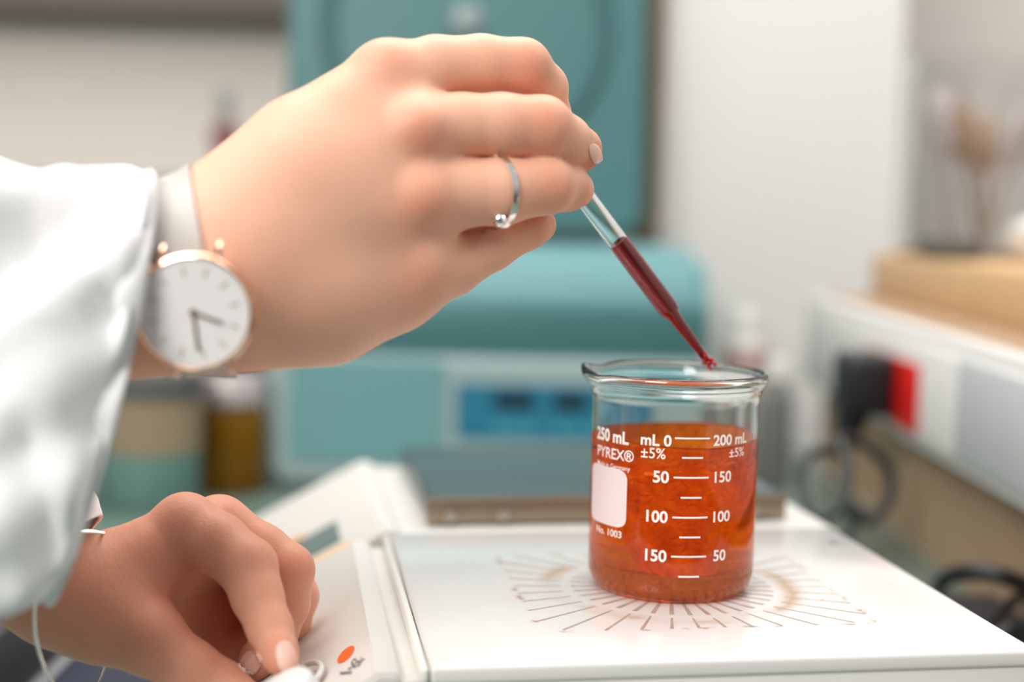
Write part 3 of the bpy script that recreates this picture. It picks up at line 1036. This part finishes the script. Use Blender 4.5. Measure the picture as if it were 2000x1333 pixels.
flush_shade2 = [(at(365, 975, .545), .013, .55), (at(480, 1085, .52), .010, .35), (at(540, 1290, .50), .013, .75), (at(495, 1300, .545), .013, .8), (at(590, 1105, .555), .012, .6),
          (at(330, 1140, .53), .014, .4), (at(410, 1330, .52), .013, .6), (at(410, 1200, .58), .035, .9), (at(430, 1270, .575), .03, .95), (at(250, 1160, .53), .10, .55), (at(500, 1120, .54), .05, .35), (at(430, 985, .56), .01, .5)]  # red joints, plus sleeve and grip shade coloured into the skin
lh, lbvh = build_hand('hand', palm2, [index2, middle2, ring2, little2, thumb2], bumps2, flush_shade2, person, kp=.010, kf=.006, ff=.0006, sep=[.006, .006, .006, .006, .008])
keep(lh)
for q in (nail(lbvh, 559, 1283, .22, 1, 40, 62, lh, .50), nail(lbvh, 490, 1294, -.6, 1, 40, 46, lh, .545)):
    pass


# sleeves of the lab coat
def sleeve(name, stations, nphi=72, nsub=10, fold=.004, skew=0.0, seed=0):
    """stations: (top px, bottom px, D, thickness towards the camera)"""
    T = [at(*s[0], s[2]) for s in stations]; B = [at(*s[1], s[3]) for s in stations]
    Tt = spline(T, nsub); Bb = spline(B, nsub)
    Th = spline([(s[4], 0, 0) for s in stations], nsub)
    bm = bmesh.new(); rings = []
    n = len(Tt)
    for i in range(n):
        c = (Tt[i] + Bb[i]) / 2; e = (Tt[i] - Bb[i]) / 2
        axd = (Tt[min(i + 1, n - 1)] + Bb[min(i + 1, n - 1)] - Tt[max(i - 1, 0)] - Bb[max(i - 1, 0)]).normalized()
        nrm = e.cross(axd).normalized()
        if nrm.dot(cf) > 0: nrm = -nrm
        th = Th[i].x
        u = i / (n - 1)
        ring = []
        for k in range(nphi):
            a = 2 * math.pi * k / nphi
            ca, sa = math.cos(a), math.sin(a)
            f = lambda q, p_: math.copysign(abs(q) ** p_, q)
            base = c + e * f(ca, .9) + nrm * th * f(sa, .8) + cr * skew * sa * (1 - u) ** 2
            outw = (e.normalized() * ca + nrm * sa).normalized()
            s = u * 9
            d1 = noise.noise(Vector((s * .55 + ca * 1.8 + seed, sa * 1.6, ca * 2.2)))
            d2 = noise.noise(Vector((s * 1.3 - ca * 3.0, seed + sa * 3, s * .4)))
            fade = min(1, u * 5 + .12)
            ring.append(bm.verts.new(base + outw * (d1 * fold * 1.6 + d2 * fold * .6) * fade * (.15 + .85 * abs(sa) ** 1.5)))
        rings.append(ring)
    for i in range(n - 1):
        for k in range(nphi):
            k2 = (k + 1) % nphi
            bm.faces.new((rings[i][k], rings[i][k2], rings[i + 1][k2], rings[i + 1][k]))
    bmesh.ops.recalc_face_normals(bm, faces=bm.faces[:])
    o = obj(name, bm, M['cloth'], person, angle=180)
    sd = o.modifiers.new('cloth', 'SOLIDIFY'); sd.thickness = .0018; sd.offset = 0
    return keep(o)


coat = sleeve('sleeve', [((300, 352), (105, 1170), .474, .474, .030), ((268, 342), (78, 1175), .474, .474, .033), ((150, 330), (0, 1182), .470, .470, .038), ((20, 318), (-120, 1190), .468, .468, .042),
                         ((-200, 200), (-300, 1200), .465, .465, .048), ((-700, -150), (-800, 1100), .46, .46, .055)], fold=.011, skew=.016, seed=2.3, nsub=14)
# turned hem with its stitching line
def hem():
    me = coat.data
    bm = bmesh.new()
    n = 72
    vv = [v.co.copy() for v in me.vertices]
    c0 = sum((vv[k] for k in range(n)), Vector()) / n
    ring0 = [vv[k] for k in range(n)]
    ring9 = [vv[9 * n + k] for k in range(n)]
    L = []
    for t, off in ((-.004, .0016), (0, .0024), (.35, .0024), (.9, .0022), (1.0, .0010)):
        L.append([bm.verts.new(ring0[k].lerp(ring9[k], t) + (ring0[k] - c0).normalized() * off) for k in range(n)])
    for i in range(len(L) - 1):
        for k in range(n):
            k2 = (k + 1) % n
            bm.faces.new((L[i][k], L[i][k2], L[i + 1][k2], L[i + 1][k]))
    bmesh.ops.recalc_face_normals(bm, faces=bm.faces[:])
    o = obj('hem', bm, M['cloth'], coat, angle=180)
    return o


hem()
sl2 = sleeve('sleeve', [((184, 1012), (0, 1190), .532, .532, .026), ((158, 955), (-40, 1170), .532, .532, .028), ((60, 900), (-90, 1155), .532, .532, .034), ((-120, 780), (-200, 1140), .53, .53, .038), ((-480, 640), (-540, 1080), .53, .53, .045)], fold=.004, seed=8.1)


# ------------------------------------------------------------------ things worn
def band(bvh, c, axis, halfw, off, thick, n=96, start=None, r_out=.06, nw=4):
    """closed band wrapped round a limb at c, across axis"""
    axis = Vector(axis).normalized()
    a = axis.cross(cf).normalized(); b_ = axis.cross(a).normalized()
    bm = bmesh.new(); rings = []
    for k in range(n):
        t = 2 * math.pi * k / n
        d = a * math.cos(t) + b_ * math.sin(t)
        col = []
        for j in range(nw + 1):
            s = (j / nw - .5) * 2 * halfw
            o_ = c + axis * s
            hit, nor, _, dist = bvh.ray_cast(o_ + d * r_out, -d)
            rad = (r_out - dist) if hit else .02
            col.append(rad)
        rings.append((d, col))
    # smooth the radii round the limb
    R = np.array([r_[1] for r_ in rings])
    for _ in range(4):
        R = (np.roll(R, 1, 0) + R * 2 + np.roll(R, -1, 0)) / 4
    R = np.maximum(R, np.array([r_[1] for r_ in rings]))
    inn, outr = [], []
    for k in range(n):
        d = rings[k][0]
        inn.append([bm.verts.new(c + axis * ((j / nw - .5) * 2 * halfw) + d * (R[k, j] + off)) for j in range(nw + 1)])
        outr.append([bm.verts.new(c + axis * ((j / nw - .5) * 2 * halfw) + d * (R[k, j] + off + thick)) for j in range(nw + 1)])
    for k in range(n):
        k2 = (k + 1) % n
        for j in range(nw):
            bm.faces.new((outr[k][j], outr[k][j + 1], outr[k2][j + 1], outr[k2][j]))
            bm.faces.new((inn[k][j + 1], inn[k][j], inn[k2][j], inn[k2][j + 1]))
        bm.faces.new((inn[k][0], outr[k][0], outr[k2][0], inn[k2][0]))
        bm.faces.new((outr[k][nw], inn[k][nw], inn[k2][nw], outr[k2][nw]))
    bmesh.ops.recalc_face_normals(bm, faces=bm.faces[:])
    return bm, R, a, b_


def strap_mat():
    m = mat('steel_mesh_band', (.50, .47, .44), .55, .35)
    nt = m.node_tree; b = nt.nodes['Principled BSDF']; N = nt.nodes; L = nt.links
    tc = N.new('ShaderNodeTexCoord'); w = N.new('ShaderNodeTexChecker'); w.inputs['Scale'].default_value = 1500
    w.inputs[1].default_value = (.60, .56, .53, 1); w.inputs[2].default_value = (.44, .41, .38, 1)
    L.new(tc.outputs['Object'], w.inputs['Vector']); L.new(w.outputs['Color'], b.inputs['Base Color'])
    return m


wnorm = ((CAM - at(381, 606, .4555)).normalized() - cr * .22 - cu * .16).normalized()
_wh, _wn, _, _ = rbvh.ray_cast(CAM, (at(377, 612, .46) - CAM).normalized())
wc = _wh - (_wh - CAM).normalized() * .0095     # front of the case, sitting on the skin
wy = (cu * 1 + cr * -.06)
wx = wy.cross(wnorm).normalized(); wy = wnorm.cross(wx).normalized()
Mw = Matrix(((wx.x, wy.x, wnorm.x, 0), (wx.y, wy.y, wnorm.y, 0), (wx.z, wy.z, wnorm.z, 0), (0, 0, 0, 1)))
wa = thing('wristwatch', wc, 0, 'rose gold wristwatch with white dial and grey mesh band, on the upper wrist', 'watch')


def wpart(bm, name, m, parent=None, angle=40):
    bmesh.ops.transform(bm, matrix=Mw, verts=bm.verts)
    return obj(name, bm, m, parent or wa, angle=angle)


RW = .0194
bm = bmesh.new(); lathe(bm, [(0, -.0068), (RW - .002, -.0068), (RW - .0004, -.0055), (RW, -.0040), (RW, -.0018), (RW - .0005, -.0004), (RW - .0013, 0), (RW - .0017, -.0004), (RW - .0018, -.0012), (0, -.0012)], 96)
case = wpart(bm, 'case', M['rosegold'])
bm = bmesh.new(); lathe(bm, [(0, -.0008), (RW - .0018, -.0008), (RW - .0018, -.0011), (0, -.0011)], 96)
dial = wpart(bm, 'dial', mat('white_dial', (.80, .79, .78), .5))
bm = bmesh.new()
for k in range(12):
    a = 2 * math.pi * k / 12 + math.radians(8)
    add_box(bm, (-.00022, .0118, -.00078), (.00022, .0150, -.0006), 0, mtx=Matrix.Rotation(a, 4, 'Z'))
wpart(bm, 'hour_marks', mat('pale_rose_marks', (.62, .45, .40), .3, .6), dial)
for ang, ln, w_ in ((182, .0125, .0007), (246, .0100, .0007)):
    bm = bmesh.new(); add_box(bm, (-w_ / 1.3, -.0012, -.0006), (w_ / 1.3, ln, -.00045), 0, mtx=Matrix.Rotation(math.radians(ang), 4, 'Z'))
    wpart(bm, 'watch_hand', mat('dark_rose_hand', (.34, .20, .18), .3, .6))
bm = bmesh.new(); lathe(bm, [(0, -.0003), (.0012, -.0003), (.0012, -.0006), (0, -.0006)], 24); wpart(bm, 'hand_cap', mat('dark_rose_cap', (.34, .20, .18), .3, .6))
bm = bmesh.new(); ca = math.radians(135)
tube(bm, [(math.cos(ca) * (RW - .0005), math.sin(ca) * (RW - .0005), -.003), (math.cos(ca) * (RW + .0034), math.sin(ca) * (RW + .0034), -.003)], .0027, 20)
wpart(bm, 'crown', M['rosegold'])
for sx in (-1, 1):
    for sy in (-1, 1):
        bm = bmesh.new()
        tube(bm, [(sx * .0092, sy * (RW - .0035), -.0035), (sx * .0092, sy * (RW + .0004), -.0042), (sx * .0090, sy * (RW + .0012), -.0065)], .0012, 10)
        wpart(bm, 'lug', M['rosegold'])
# band round the wrist
wcen = at(370, 535, .487)
axis_w = (at(450, 512, .490) - at(250, 552, .485)).normalized()
bm, R_, ea, eb = band(rbvh, wcen, axis_w, .0078, .0005, .0012)
bmesh.ops.translate(bm, verts=bm.verts, vec=-wc)
obj('mesh_band', bm, strap_mat(), wa, angle=60)

# finger ring
fr = thing('finger_ring', at(966, 378, .5225), 0, 'thin silver ring with a round bead on the third finger of the upper hand', 'ring')
rc_ = at(966, 378, .5225)
axr = (at(1030, 372, .526) - at(930, 380, .520)).normalized()
axr = (axr + cf * .30).normalized()
bm, R_, ea, eb = band(rbvh, rc_, axr, .0011, .0004, .0011, n=72, r_out=.0165, nw=3)
bmesh.ops.translate(bm, verts=bm.verts, vec=-rc_)
obj('ring_band', bm, M['silver'], fr, angle=60)
hit, nor, _, _ = rbvh.ray_cast(CAM, (at(975, 424, .52) - CAM).normalized())
bp_ = (hit or at(983, 418, .512))
bm = bmesh.new(); bmesh.ops.create_uvsphere(bm, u_segments=20, v_segments=14, radius=.0026)
for v in bm.verts: v.co = v.co + (bp_ + (nor or -cf) * .0015 - rc_)
obj('ring_bead', bm, M['silver'], fr)

# bracelet of small links on the lower wrist
bc = thing('bracelet', at(120, 1140, .52), 0, 'fine silver chain bracelet hanging loose around the lower wrist', 'bracelet')
o_b = at(120, 1140, .52)
path = spline([at(196, 1042, .528), at(165, 1040, .515), at(140, 1052, .505), at(118, 1090, .498), at(90, 1135, .494), at(70, 1180, .493), at(68, 1230, .495), at(78, 1280, .500), at(100, 1330, .508), at(140, 1365, .530), at(190, 1340, .560), at(225, 1220, .575), at(225, 1100, .565), at(212, 1050, .545)], 18, close=True)
bm = bmesh.new()
acc = 0; last = path[0]
tube(bm, [p - o_b for p in path], .00032, 6, close=True)
for p, q in zip(path, path[1:] + path[:1]):
    L_ = (q - p).length
    for s in range(2):
        b = bmesh.new(); bmesh.ops.create_icosphere(b, subdivisions=1, radius=.00062)
        bmesh.ops.translate(b, verts=b.verts, vec=p.lerp(q, s / 2) - o_b); merge(bm, b)
obj('chain', bm, M['silver'], bc)

# ------------------------------------------------------------------ centrifuge
CFY = .70
cfc = thing('centrifuge', (-.0885, CFY, Z0 + BENCH), math.radians(0), 'large blurred teal centrifuge with its lid raised, behind the hand', 'centrifuge')
# x from -.19 to .19 ; front at y=0 ; depth .36 ; profile in (y, z)
cw = .200


def prism_yz(bm, prof, x0, x1, bev=0):
    A = [bm.verts.new((x0, y, z)) for y, z in prof]; B = [bm.verts.new((x1, y, z)) for y, z in prof]
    for i in range(len(prof)):
        j = (i + 1) % len(prof); bm.faces.new((A[i], A[j], B[j], B[i]))
    bm.faces.new(A[::-1]); bm.faces.new(B)
    bmesh.ops.recalc_face_normals(bm, faces=bm.faces[:])
    if bev: bmesh.ops.bevel(bm, geom=bm.edges[:], offset=bev, segments=4, affect='EDGES')


bm = bmesh.new()
prism_yz(bm, [(.004, .012), (.35, .012), (.35, .222), (.035, .222), (.004, .170)], -cw, cw, .012)
obj('body', bm, M['teallight'], cfc, angle=35)
bm = bmesh.new()   # darker recessed fascia under the shoulder
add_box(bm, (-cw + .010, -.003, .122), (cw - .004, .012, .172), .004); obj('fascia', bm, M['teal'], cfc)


def rrect(bm, x0, x1, z0, z1, r, y0, y1, corners=(1, 1, 1, 1), n=10):
    pts = []
    for (cx, cz, a0, on) in ((x1 - r, z0 + r, -90, corners[0]), (x1 - r, z1 - r, 0, corners[1]), (x0 + r, z1 - r, 90, corners[2]), (x0 + r, z0 + r, 180, corners[3])):
        if on:
            for k in range(n + 1):
                a = math.radians(a0 + 90 * k / n); pts.append((cx + r * math.cos(a), cz + r * math.sin(a)))
        else:
            pts.append((x1 if a0 in (-90, 0) else x0, z0 if a0 in (-90, 180) else z1))
    A = [bm.verts.new((x, y0, z)) for x, z in pts]; B = [bm.verts.new((x, y1, z)) for x, z in pts]
    bm.faces.new(A); bm.faces.new(B[::-1])
    for i in range(len(pts)):
        j = (i + 1) % len(pts); bm.faces.new((A[i], B[i], B[j], A[j]))
    bmesh.ops.recalc_face_normals(bm, faces=bm.faces[:])


bm = bmesh.new(); rrect(bm, -cw - .004, cw + .004, .004, .124, .026, -.016, .020, (1, 0, 0, 1))
bmesh.ops.bevel(bm, geom=[e for e in bm.edges if abs(e.verts[0].co.y - e.verts[1].co.y) < 1e-6 and e.verts[0].co.y < 0], offset=.005, segments=3, affect='EDGES')
obj('front_frame', bm, M['tealframe'], cfc, angle=35)
bm = bmesh.new(); rrect(bm, -cw + .019, -.042, .027, .120, .006, -.0185, -.012); obj('front_panel', bm, M['teallight'], cfc, angle=35)
bm = bmesh.new(); rrect(bm, -.040, .150, .032, .118, .004, -.0185, -.012); cp = obj('control_panel', bm, M['tealframe'], cfc, angle=35)
bm = bmesh.new(); rrect(bm, -.030, .140, .050, .100, .003, -.0205, -.017); ct = obj('control_foil', bm, M['bluectl'], cp, angle=35)
for x0, x1 in ((.004, .040), (.058, .088)):
    bm = bmesh.new(); rrect(bm, x0, x1, .078, .094, .002, -.0215, -.019); obj('display', bm, M['display'], cp)
for x in (.004, .018, .032, .058, .074, .092, .112):
    bm = bmesh.new(); rrect(bm, x, x + .010, .056, .066, .002, -.0213, -.019); obj('key', bm, M['key'], cp)
for x in (-.16, .16):
    for y in (.03, .31):
        bm = bmesh.new(); lathe(bm, [(0, 0), (.014, 0), (.015, .013), (0, .013)], 20, (x, y, 0)); obj('foot', bm, M['rubber'], cfc)
# raised lid, leaning back a little; its inner face looks at the camera
LW = .194
lidm = Matrix.Translation((-.036, .24, .232)) @ Matrix.Rotation(math.radians(-6), 4, 'X')
bm = bmesh.new()
rrect(bm, -LW, LW, 0, .46, .03, 0, .045)
bmesh.ops.bevel(bm, geom=[e for e in bm.edges if abs(e.verts[0].co.y - e.verts[1].co.y) < 1e-6], offset=.006, segments=3, affect='EDGES')
bmesh.ops.transform(bm, matrix=lidm, verts=bm.verts)
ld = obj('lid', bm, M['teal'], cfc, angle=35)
bm = bmesh.new()
ringp = [Vector((.150 * math.cos(t), -.001, .228 + .150 * math.sin(t))) for t in [2 * math.pi * k / 72 for k in range(72)]]
tube(bm, ringp, .008, 10, close=True)
bmesh.ops.transform(bm, matrix=lidm, verts=bm.verts)
obj('seal_ring', bm, mat('dark_teal_seal', (.035, .11, .12), .5), ld)
bm = bmesh.new(); lathe(bm, [(0, .014), (.014, .012), (.019, .004), (.020, 0)], 32)
bmesh.ops.transform(bm, matrix=lidm @ Matrix.Translation((0, 0, .228)) @ Matrix.Rotation(math.radians(90), 4, 'X'), verts=bm.verts)
obj('viewing_port', bm, mat('grey_port', (.22, .27, .27), .3), ld)
bm = bmesh.new(); add_box(bm, (-.13, .22, .2215), (.12, .30, .236), .004); obj('hinge', bm, mat('dark_hinge', (.03, .05, .055), .5), cfc)

# ------------------------------------------------------------------ right side: trunking, socket, plug, cables
tk = thing('cable_trunking', (.23, .25, Z0), 0, 'long white cable trunking with a red socket, along the right wall', 'trunking')


def tkbox(name, lo, hi, m, bev=.002, parent=None):
    bm = bmesh.new(); add_box(bm, (lo[0] - .23, lo[1] - .25, lo[2]), (hi[0] - .23, hi[1] - .25, hi[2]), bev)
    return obj(name, bm, m, parent or tk)


tkbox('channel', (.232, -.32, -.012), (.2515, .86, .077), M['white'], .004)
tkbox('cover', (.228, -.32, -.002), (.233, .350, .066), mat('pale_grey_cover', (.62, .63, .64), .4), .002)
tkbox('socket_frame', (.2285, .352, -.002), (.233, .78, .066), M['white'], .002)
sk = tkbox('red_socket', (.2265, .435, -.001), (.233, .585, .051), mat('red_socket', (.62, .012, .008), .35), .003)
bm = bmesh.new(); lathe(bm, [(0, .0007), (.018, .0007), (.019, .0), (0, 0)], 32)
bmesh.ops.transform(bm, matrix=Matrix.Translation((-.0035, .26, .025)) @ Matrix.Rotation(math.radians(-90), 4, 'Y'), verts=bm.verts)
obj('socket_face', bm, mat('dark_red_face', (.40, .008, .006), .4), sk)
# black plug
pc = onx(1690, 752, .208)
pg_ = thing('power_plug', pc, 0, 'black power plug in the red socket, its cord looping to the bench', 'plug')
bm = bmesh.new()
add_box(bm, (-.022, -.024, -.023), (.0185, .024, .026), .008, 3)
obj('plug_body', bm, M['rubber'], pg_)
bm = bmesh.new(); tube(bm, [(-.008, -.002, -.018), (-.012, -.001, -.036), (-.016, 0, -.052)], .008, 16, radii=[.014, .011, .0065]); obj('strain_relief', bm, M['rubber'], pg_)
bm = bmesh.new()
c0 = pc + Vector((-.016, 0, -.052))
pts = [c0] + [onx(a, b, .19) for a, b in ((1650, 880),)] + [at(1580, 890, 1.02), at(1565, 950, 1.0), at(1590, 1010, .98), at(1640, 990, .98), at(1655, 910, 1.0), at(1640, 860, 1.02), at(1690, 870, 1.05), at(1735, 920, 1.06), at(1735, 980, 1.06), at(1690, 1020, 1.05), at(1665, 990, 1.04), at(1660, 1030, 1.03), Vector((.15, .30, Z0 + BENCH + .005))]
pts = [Vector((p.x, p.y, max(p.z, Z0 + BENCH + .005))) for p in pts]
tube(bm, [p - pc for p in spline(pts, 12)], .0042, 12)
obj('cord', bm, mat('dark_cord', (.03, .035, .035), .45), pg_)


def cable(pts, r, label, m=None):
    bm = bmesh.new(); P = spline([onz(*p) if len(p) == 3 else p for p in pts], 14)
    o0_ = P[0].copy()
    tube(bm, [p - o0_ for p in P], r, 14)
    o = obj('power_cable', bm, m or M['rubber'], None, angle=60); o.location = o0_
    tag(o, label, 'cable', 'black cables beside the hot plate')
    return o


cable([(1640, 1290, BENCH + .004), (1780, 1230, BENCH + .006), (1838, 1140, -.072), (1870, 1122, -.055), (1930, 1120, -.050), (1990, 1138, -.055), (2080, 1170, -.075), (2200, 1250, BENCH + .006)], .0052, 'thick black cable arching up beside the right edge of the hot plate')
cable([(1800, 1330, BENCH + .004), (1885, 1275, -.080), (1940, 1215, -.072), (2000, 1160, -.070), (2100, 1120, BENCH + .004)], .0034, 'thin dark cable rising to the right, under the thick arching one')
cable([(1850, 1360, BENCH + .005), (1930, 1262, -.075), (1985, 1232, -.068), (2080, 1230, -.075), (2200, 1300, BENCH + .006)], .0048, 'lowest black cable, at the right edge of the picture')
bx = onz(1900, 1240, BENCH)
box_thing('power_adapter', (bx.x - .035, bx.y - .03, BENCH), (bx.x + .045, bx.y + .055, BENCH + .012), mat('dark_grey_plastic', (.035, .035, .045), .5), 'flat dark grey adapter lying under the black cables by the hot plate', 'adapter', .004)

# wooden board and glassware on the right
wb = box_thing('wooden_board', (.296, -.3, .078), (.50, .86, .121), M['wood'], 'pale wooden board on top of the white trunking', 'board', .003)


def glass_vessel(name, c, r, h, label, cat, m=None, t=.003):
    o = thing(name, (c[0], c[1], c[2]), 0, label, cat)
    bm = bmesh.new(); lathe(bm, [(0, 0), (r - .004, 0), (r, .004), (r, h - .004), (r + .004, h), (r, h + .001), (r - t, h - .004), (r - t, .006), (r - t - .004, t), (0, t)], 48)
    bmesh.ops.recalc_face_normals(bm, faces=bm.faces[:])
    obj('glass_wall', bm, m or M['glass'], o, angle=60)
    return o


gv = onx(1868, 500, .36); gv = Vector((.373, .80, Z0 + .1215))
D_ = (gv - CAM).dot(cf)
vessel = glass_vessel('glass_jar', gv, .066, .190, 'large blurred glass jar holding brushes, on the wooden board', 'jar', mat('greyish_glass', (.90, .90, .90), .05, trans=1, ior=1.2))
for k, (dx, dy, tx, ty, hh, m_) in enumerate(((.015, .0, -.030, .01, .150, (.28, .20, .14)), (.024, .01, -.01, .0, .135, (.34, .25, .18)), (.01, -.02, .03, -.02, .140, (.45, .40, .38)), (-.012, .01, -.020, .0, .160, (.42, .38, .38)))):
    b = thing('cleaning_brush', (gv.x + dx, gv.y + dy, gv.z + .0035), 0, ('brown cleaning brush leaning left inside the glass jar', 'tan cleaning brush nearest the middle of the glass jar', 'grey cleaning brush leaning right inside the glass jar', 'pale cleaning brush at the left side of the glass jar')[k], 'brush')
    bm = bmesh.new(); tube(bm, [(0, 0, 0), (tx * .6, ty * .6, hh * .6)], .0035, 10); obj('handle', bm, mat('brush_handle', m_, .6), b)
    bm = bmesh.new(); tube(bm, [(tx * .55, ty * .55, hh * .55), (tx * .65, ty * .65, hh * .68), (tx * .9, ty * .9, hh * .92), (tx, ty, hh)], .012, 14, radii=[.004, .013, .014, .007]); obj('bristles', bm, mat('bristles', tuple(c * 1.3 for c in m_), .9, bump=(400, .8, .002)), b)
box_thing('dark_sponge', (.305, .66, .1215), (.343, .73, .140), mat('dark_sponge', (.10, .10, .085), .9, bump=(300, .6, .002)), 'dark sponge lying at the left end of the wooden board', 'sponge', .004)
# crumpled white tissue
bm = bmesh.new(); bmesh.ops.create_icosphere(bm, subdivisions=4, radius=.026)
for v in bm.verts:
    v.co *= 1 + .35 * noise.noise(v.co * 60); v.co.z *= .75
mnz = min(v.co.z for v in bm.verts)
o = obj('tissue', bm, M['paper'], None); o.location = (.385, .63, Z0 + .1215 - mnz)
tag(o, 'crumpled white tissue on the wooden board in front of the glass jar', 'tissue')

# ------------------------------------------------------------------ left and middle background
box_thing('wall_shelf', (-1.3, 1.30, .175), (-.30, 1.549, .19), mat('grey_brown_shelf', (.30, .27, .22), .6), 'narrow grey-brown wall shelf behind the forearm, left of the centrifuge', 'shelf')
box_thing('wall_cabinet', (-1.3, 1.46, .428), (-.295, 1.549, .95), mat('brown_cabinet', (.16, .14, .12), .6), 'dark brown wall cabinet along the top left edge of the picture', 'cabinet')
box_thing('gap_shade_sheet', (-1.3, 1.50, BENCH), (-.30, 1.549, .174), mat('gap_shade_grey', (.09, .09, .085), .7), 'dark grey sheet put in for the shaded gap under the wall shelf, behind the bottles', 'panel')  # dark sheet put in for the shade of the gap


def bottle(name, px_, ybase, wpx, htpx, m, label, cat, z=BENCH, capm=None, caph=0, band_=None, neck=.6, D=None):
    P = onz(px_, ybase, z) if D is None else None
    if D is not None:
        P = at(px_, ybase, D); P.z = Z0 + z
    d = (P - CAM).dot(cf); s = d / FP
    r = wpx * s / 2; h = htpx * s
    o = thing(name, P, 0, label, cat)
    bm = bmesh.new()
    hb = h - caph * s
    lathe(bm, [(0, 0), (r * .92, 0), (r, r * .12), (r, hb * .80), (r * .92, hb * .90), (r * neck, hb * .96), (r * neck, hb), (0, hb)], 40)
    bmesh.ops.recalc_face_normals(bm, faces=bm.faces[:])
    obj('container', bm, m, o, angle=50)
    if caph:
        bm = bmesh.new(); rc2 = r * max(neck * 1.12, .3)
        lathe(bm, [(0, hb - .001), (rc2, hb - .001), (rc2, h - .002), (rc2 * .92, h), (0, h)], 36); obj('cap', bm, capm, o, angle=50)
    if band_:
        bm = bmesh.new(); lathe(bm, [(r + .0002, hb * band_[0]), (r + .0008, hb * band_[0]), (r + .0008, hb * band_[1]), (r + .0002, hb * band_[1])], 40, closed=True)
        obj('label_band', bm, band_[2], o, angle=50)
    return o


lidg = mat('grey_lid', (.42, .38, .38), .4, .3)
bottle('reagent_jar', 300, 985, 180, 265, mat('green_teal_glass', (.13, .24, .21), .25), 'teal jar with a tan label, beside the amber jar under the wristwatch', 'jar', capm=mat('dark_grey_lid', (.10, .10, .095), .5), caph=45, band_=(.50, .97, mat('tan_label', (.27, .21, .13), .8)), neck=.95)
bottle('reagent_jar', 185, 975, 110, 190, mat('green_glass', (.19, .31, .28), .25), 'pale green jar partly hidden by the coat sleeve', 'jar', neck=.9)
amb = mat('amber_glass', (.34, .15, .005), .12, trans=.6, ior=1.3)
bottle('amber_jar', 452, 958, 132, 228, amb, 'dark amber jar with a grey lid, left of the centrifuge', 'jar', capm=lidg, caph=52, neck=.86)
bottle('wash_bottle', 440, 335, 52, 172, mat('pink_plastic', (.42, .22, .23), .35), 'small dark red bottle on the wall shelf left of the centrifuge', 'bottle', z=.190, D=1.95, capm=mat('grey_green_cap', (.30, .30, .28), .5), caph=62, neck=.55, band_=(.60, .92, mat('dark_red_label', (.22, .045, .05), .5)))
bottle('orange_jar', 502, 335, 62, 66, mat('orange_plastic', (.52, .23, .06), .5), 'small orange jar on the wall shelf beside the red bottle', 'jar', z=.190, D=1.95, neck=.8)
bottle('sample_bottle', 1512, 905, 60, 250, mat('grey_bottle_plastic', (.17, .17, .16), .45), 'grey bottle on the bench between the beaker and the black plug', 'bottle', capm=M['white'], caph=40, neck=.6, D=1.36)
bottle('sample_bottle', 1448, 880, 86, 320, mat('milky_bottle_plastic', (.60, .58, .55), .4), 'milky bottle with a pale pink label, just right of the centrifuge', 'bottle', capm=M['white'], caph=30, neck=.5, D=1.42, band_=(.70, .86, mat('pink_label', (.58, .40, .37), .6)))
# grey sheet under the lower hand
P = onz(230, 1200, BENCH)
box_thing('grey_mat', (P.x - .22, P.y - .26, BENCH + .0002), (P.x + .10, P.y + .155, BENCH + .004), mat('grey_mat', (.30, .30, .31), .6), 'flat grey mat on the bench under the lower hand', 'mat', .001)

P = onz(0, 1290, BENCH)
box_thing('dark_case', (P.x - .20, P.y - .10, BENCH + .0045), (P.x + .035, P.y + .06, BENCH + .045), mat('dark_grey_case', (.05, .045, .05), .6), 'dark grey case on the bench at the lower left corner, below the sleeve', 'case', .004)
P = onz(240, 1320, BENCH)  # dark slab added to imitate shade under the hand and stirrer
box_thing('shade_slab', (P.x - .025, P.y - .10, BENCH + .0045), (P.x + .05, P.y + .03, BENCH + .012), mat('navy_shade', (.03, .035, .06), .5), 'dark navy slab put in for the shade beneath the lower hand', 'shade slab', .001)
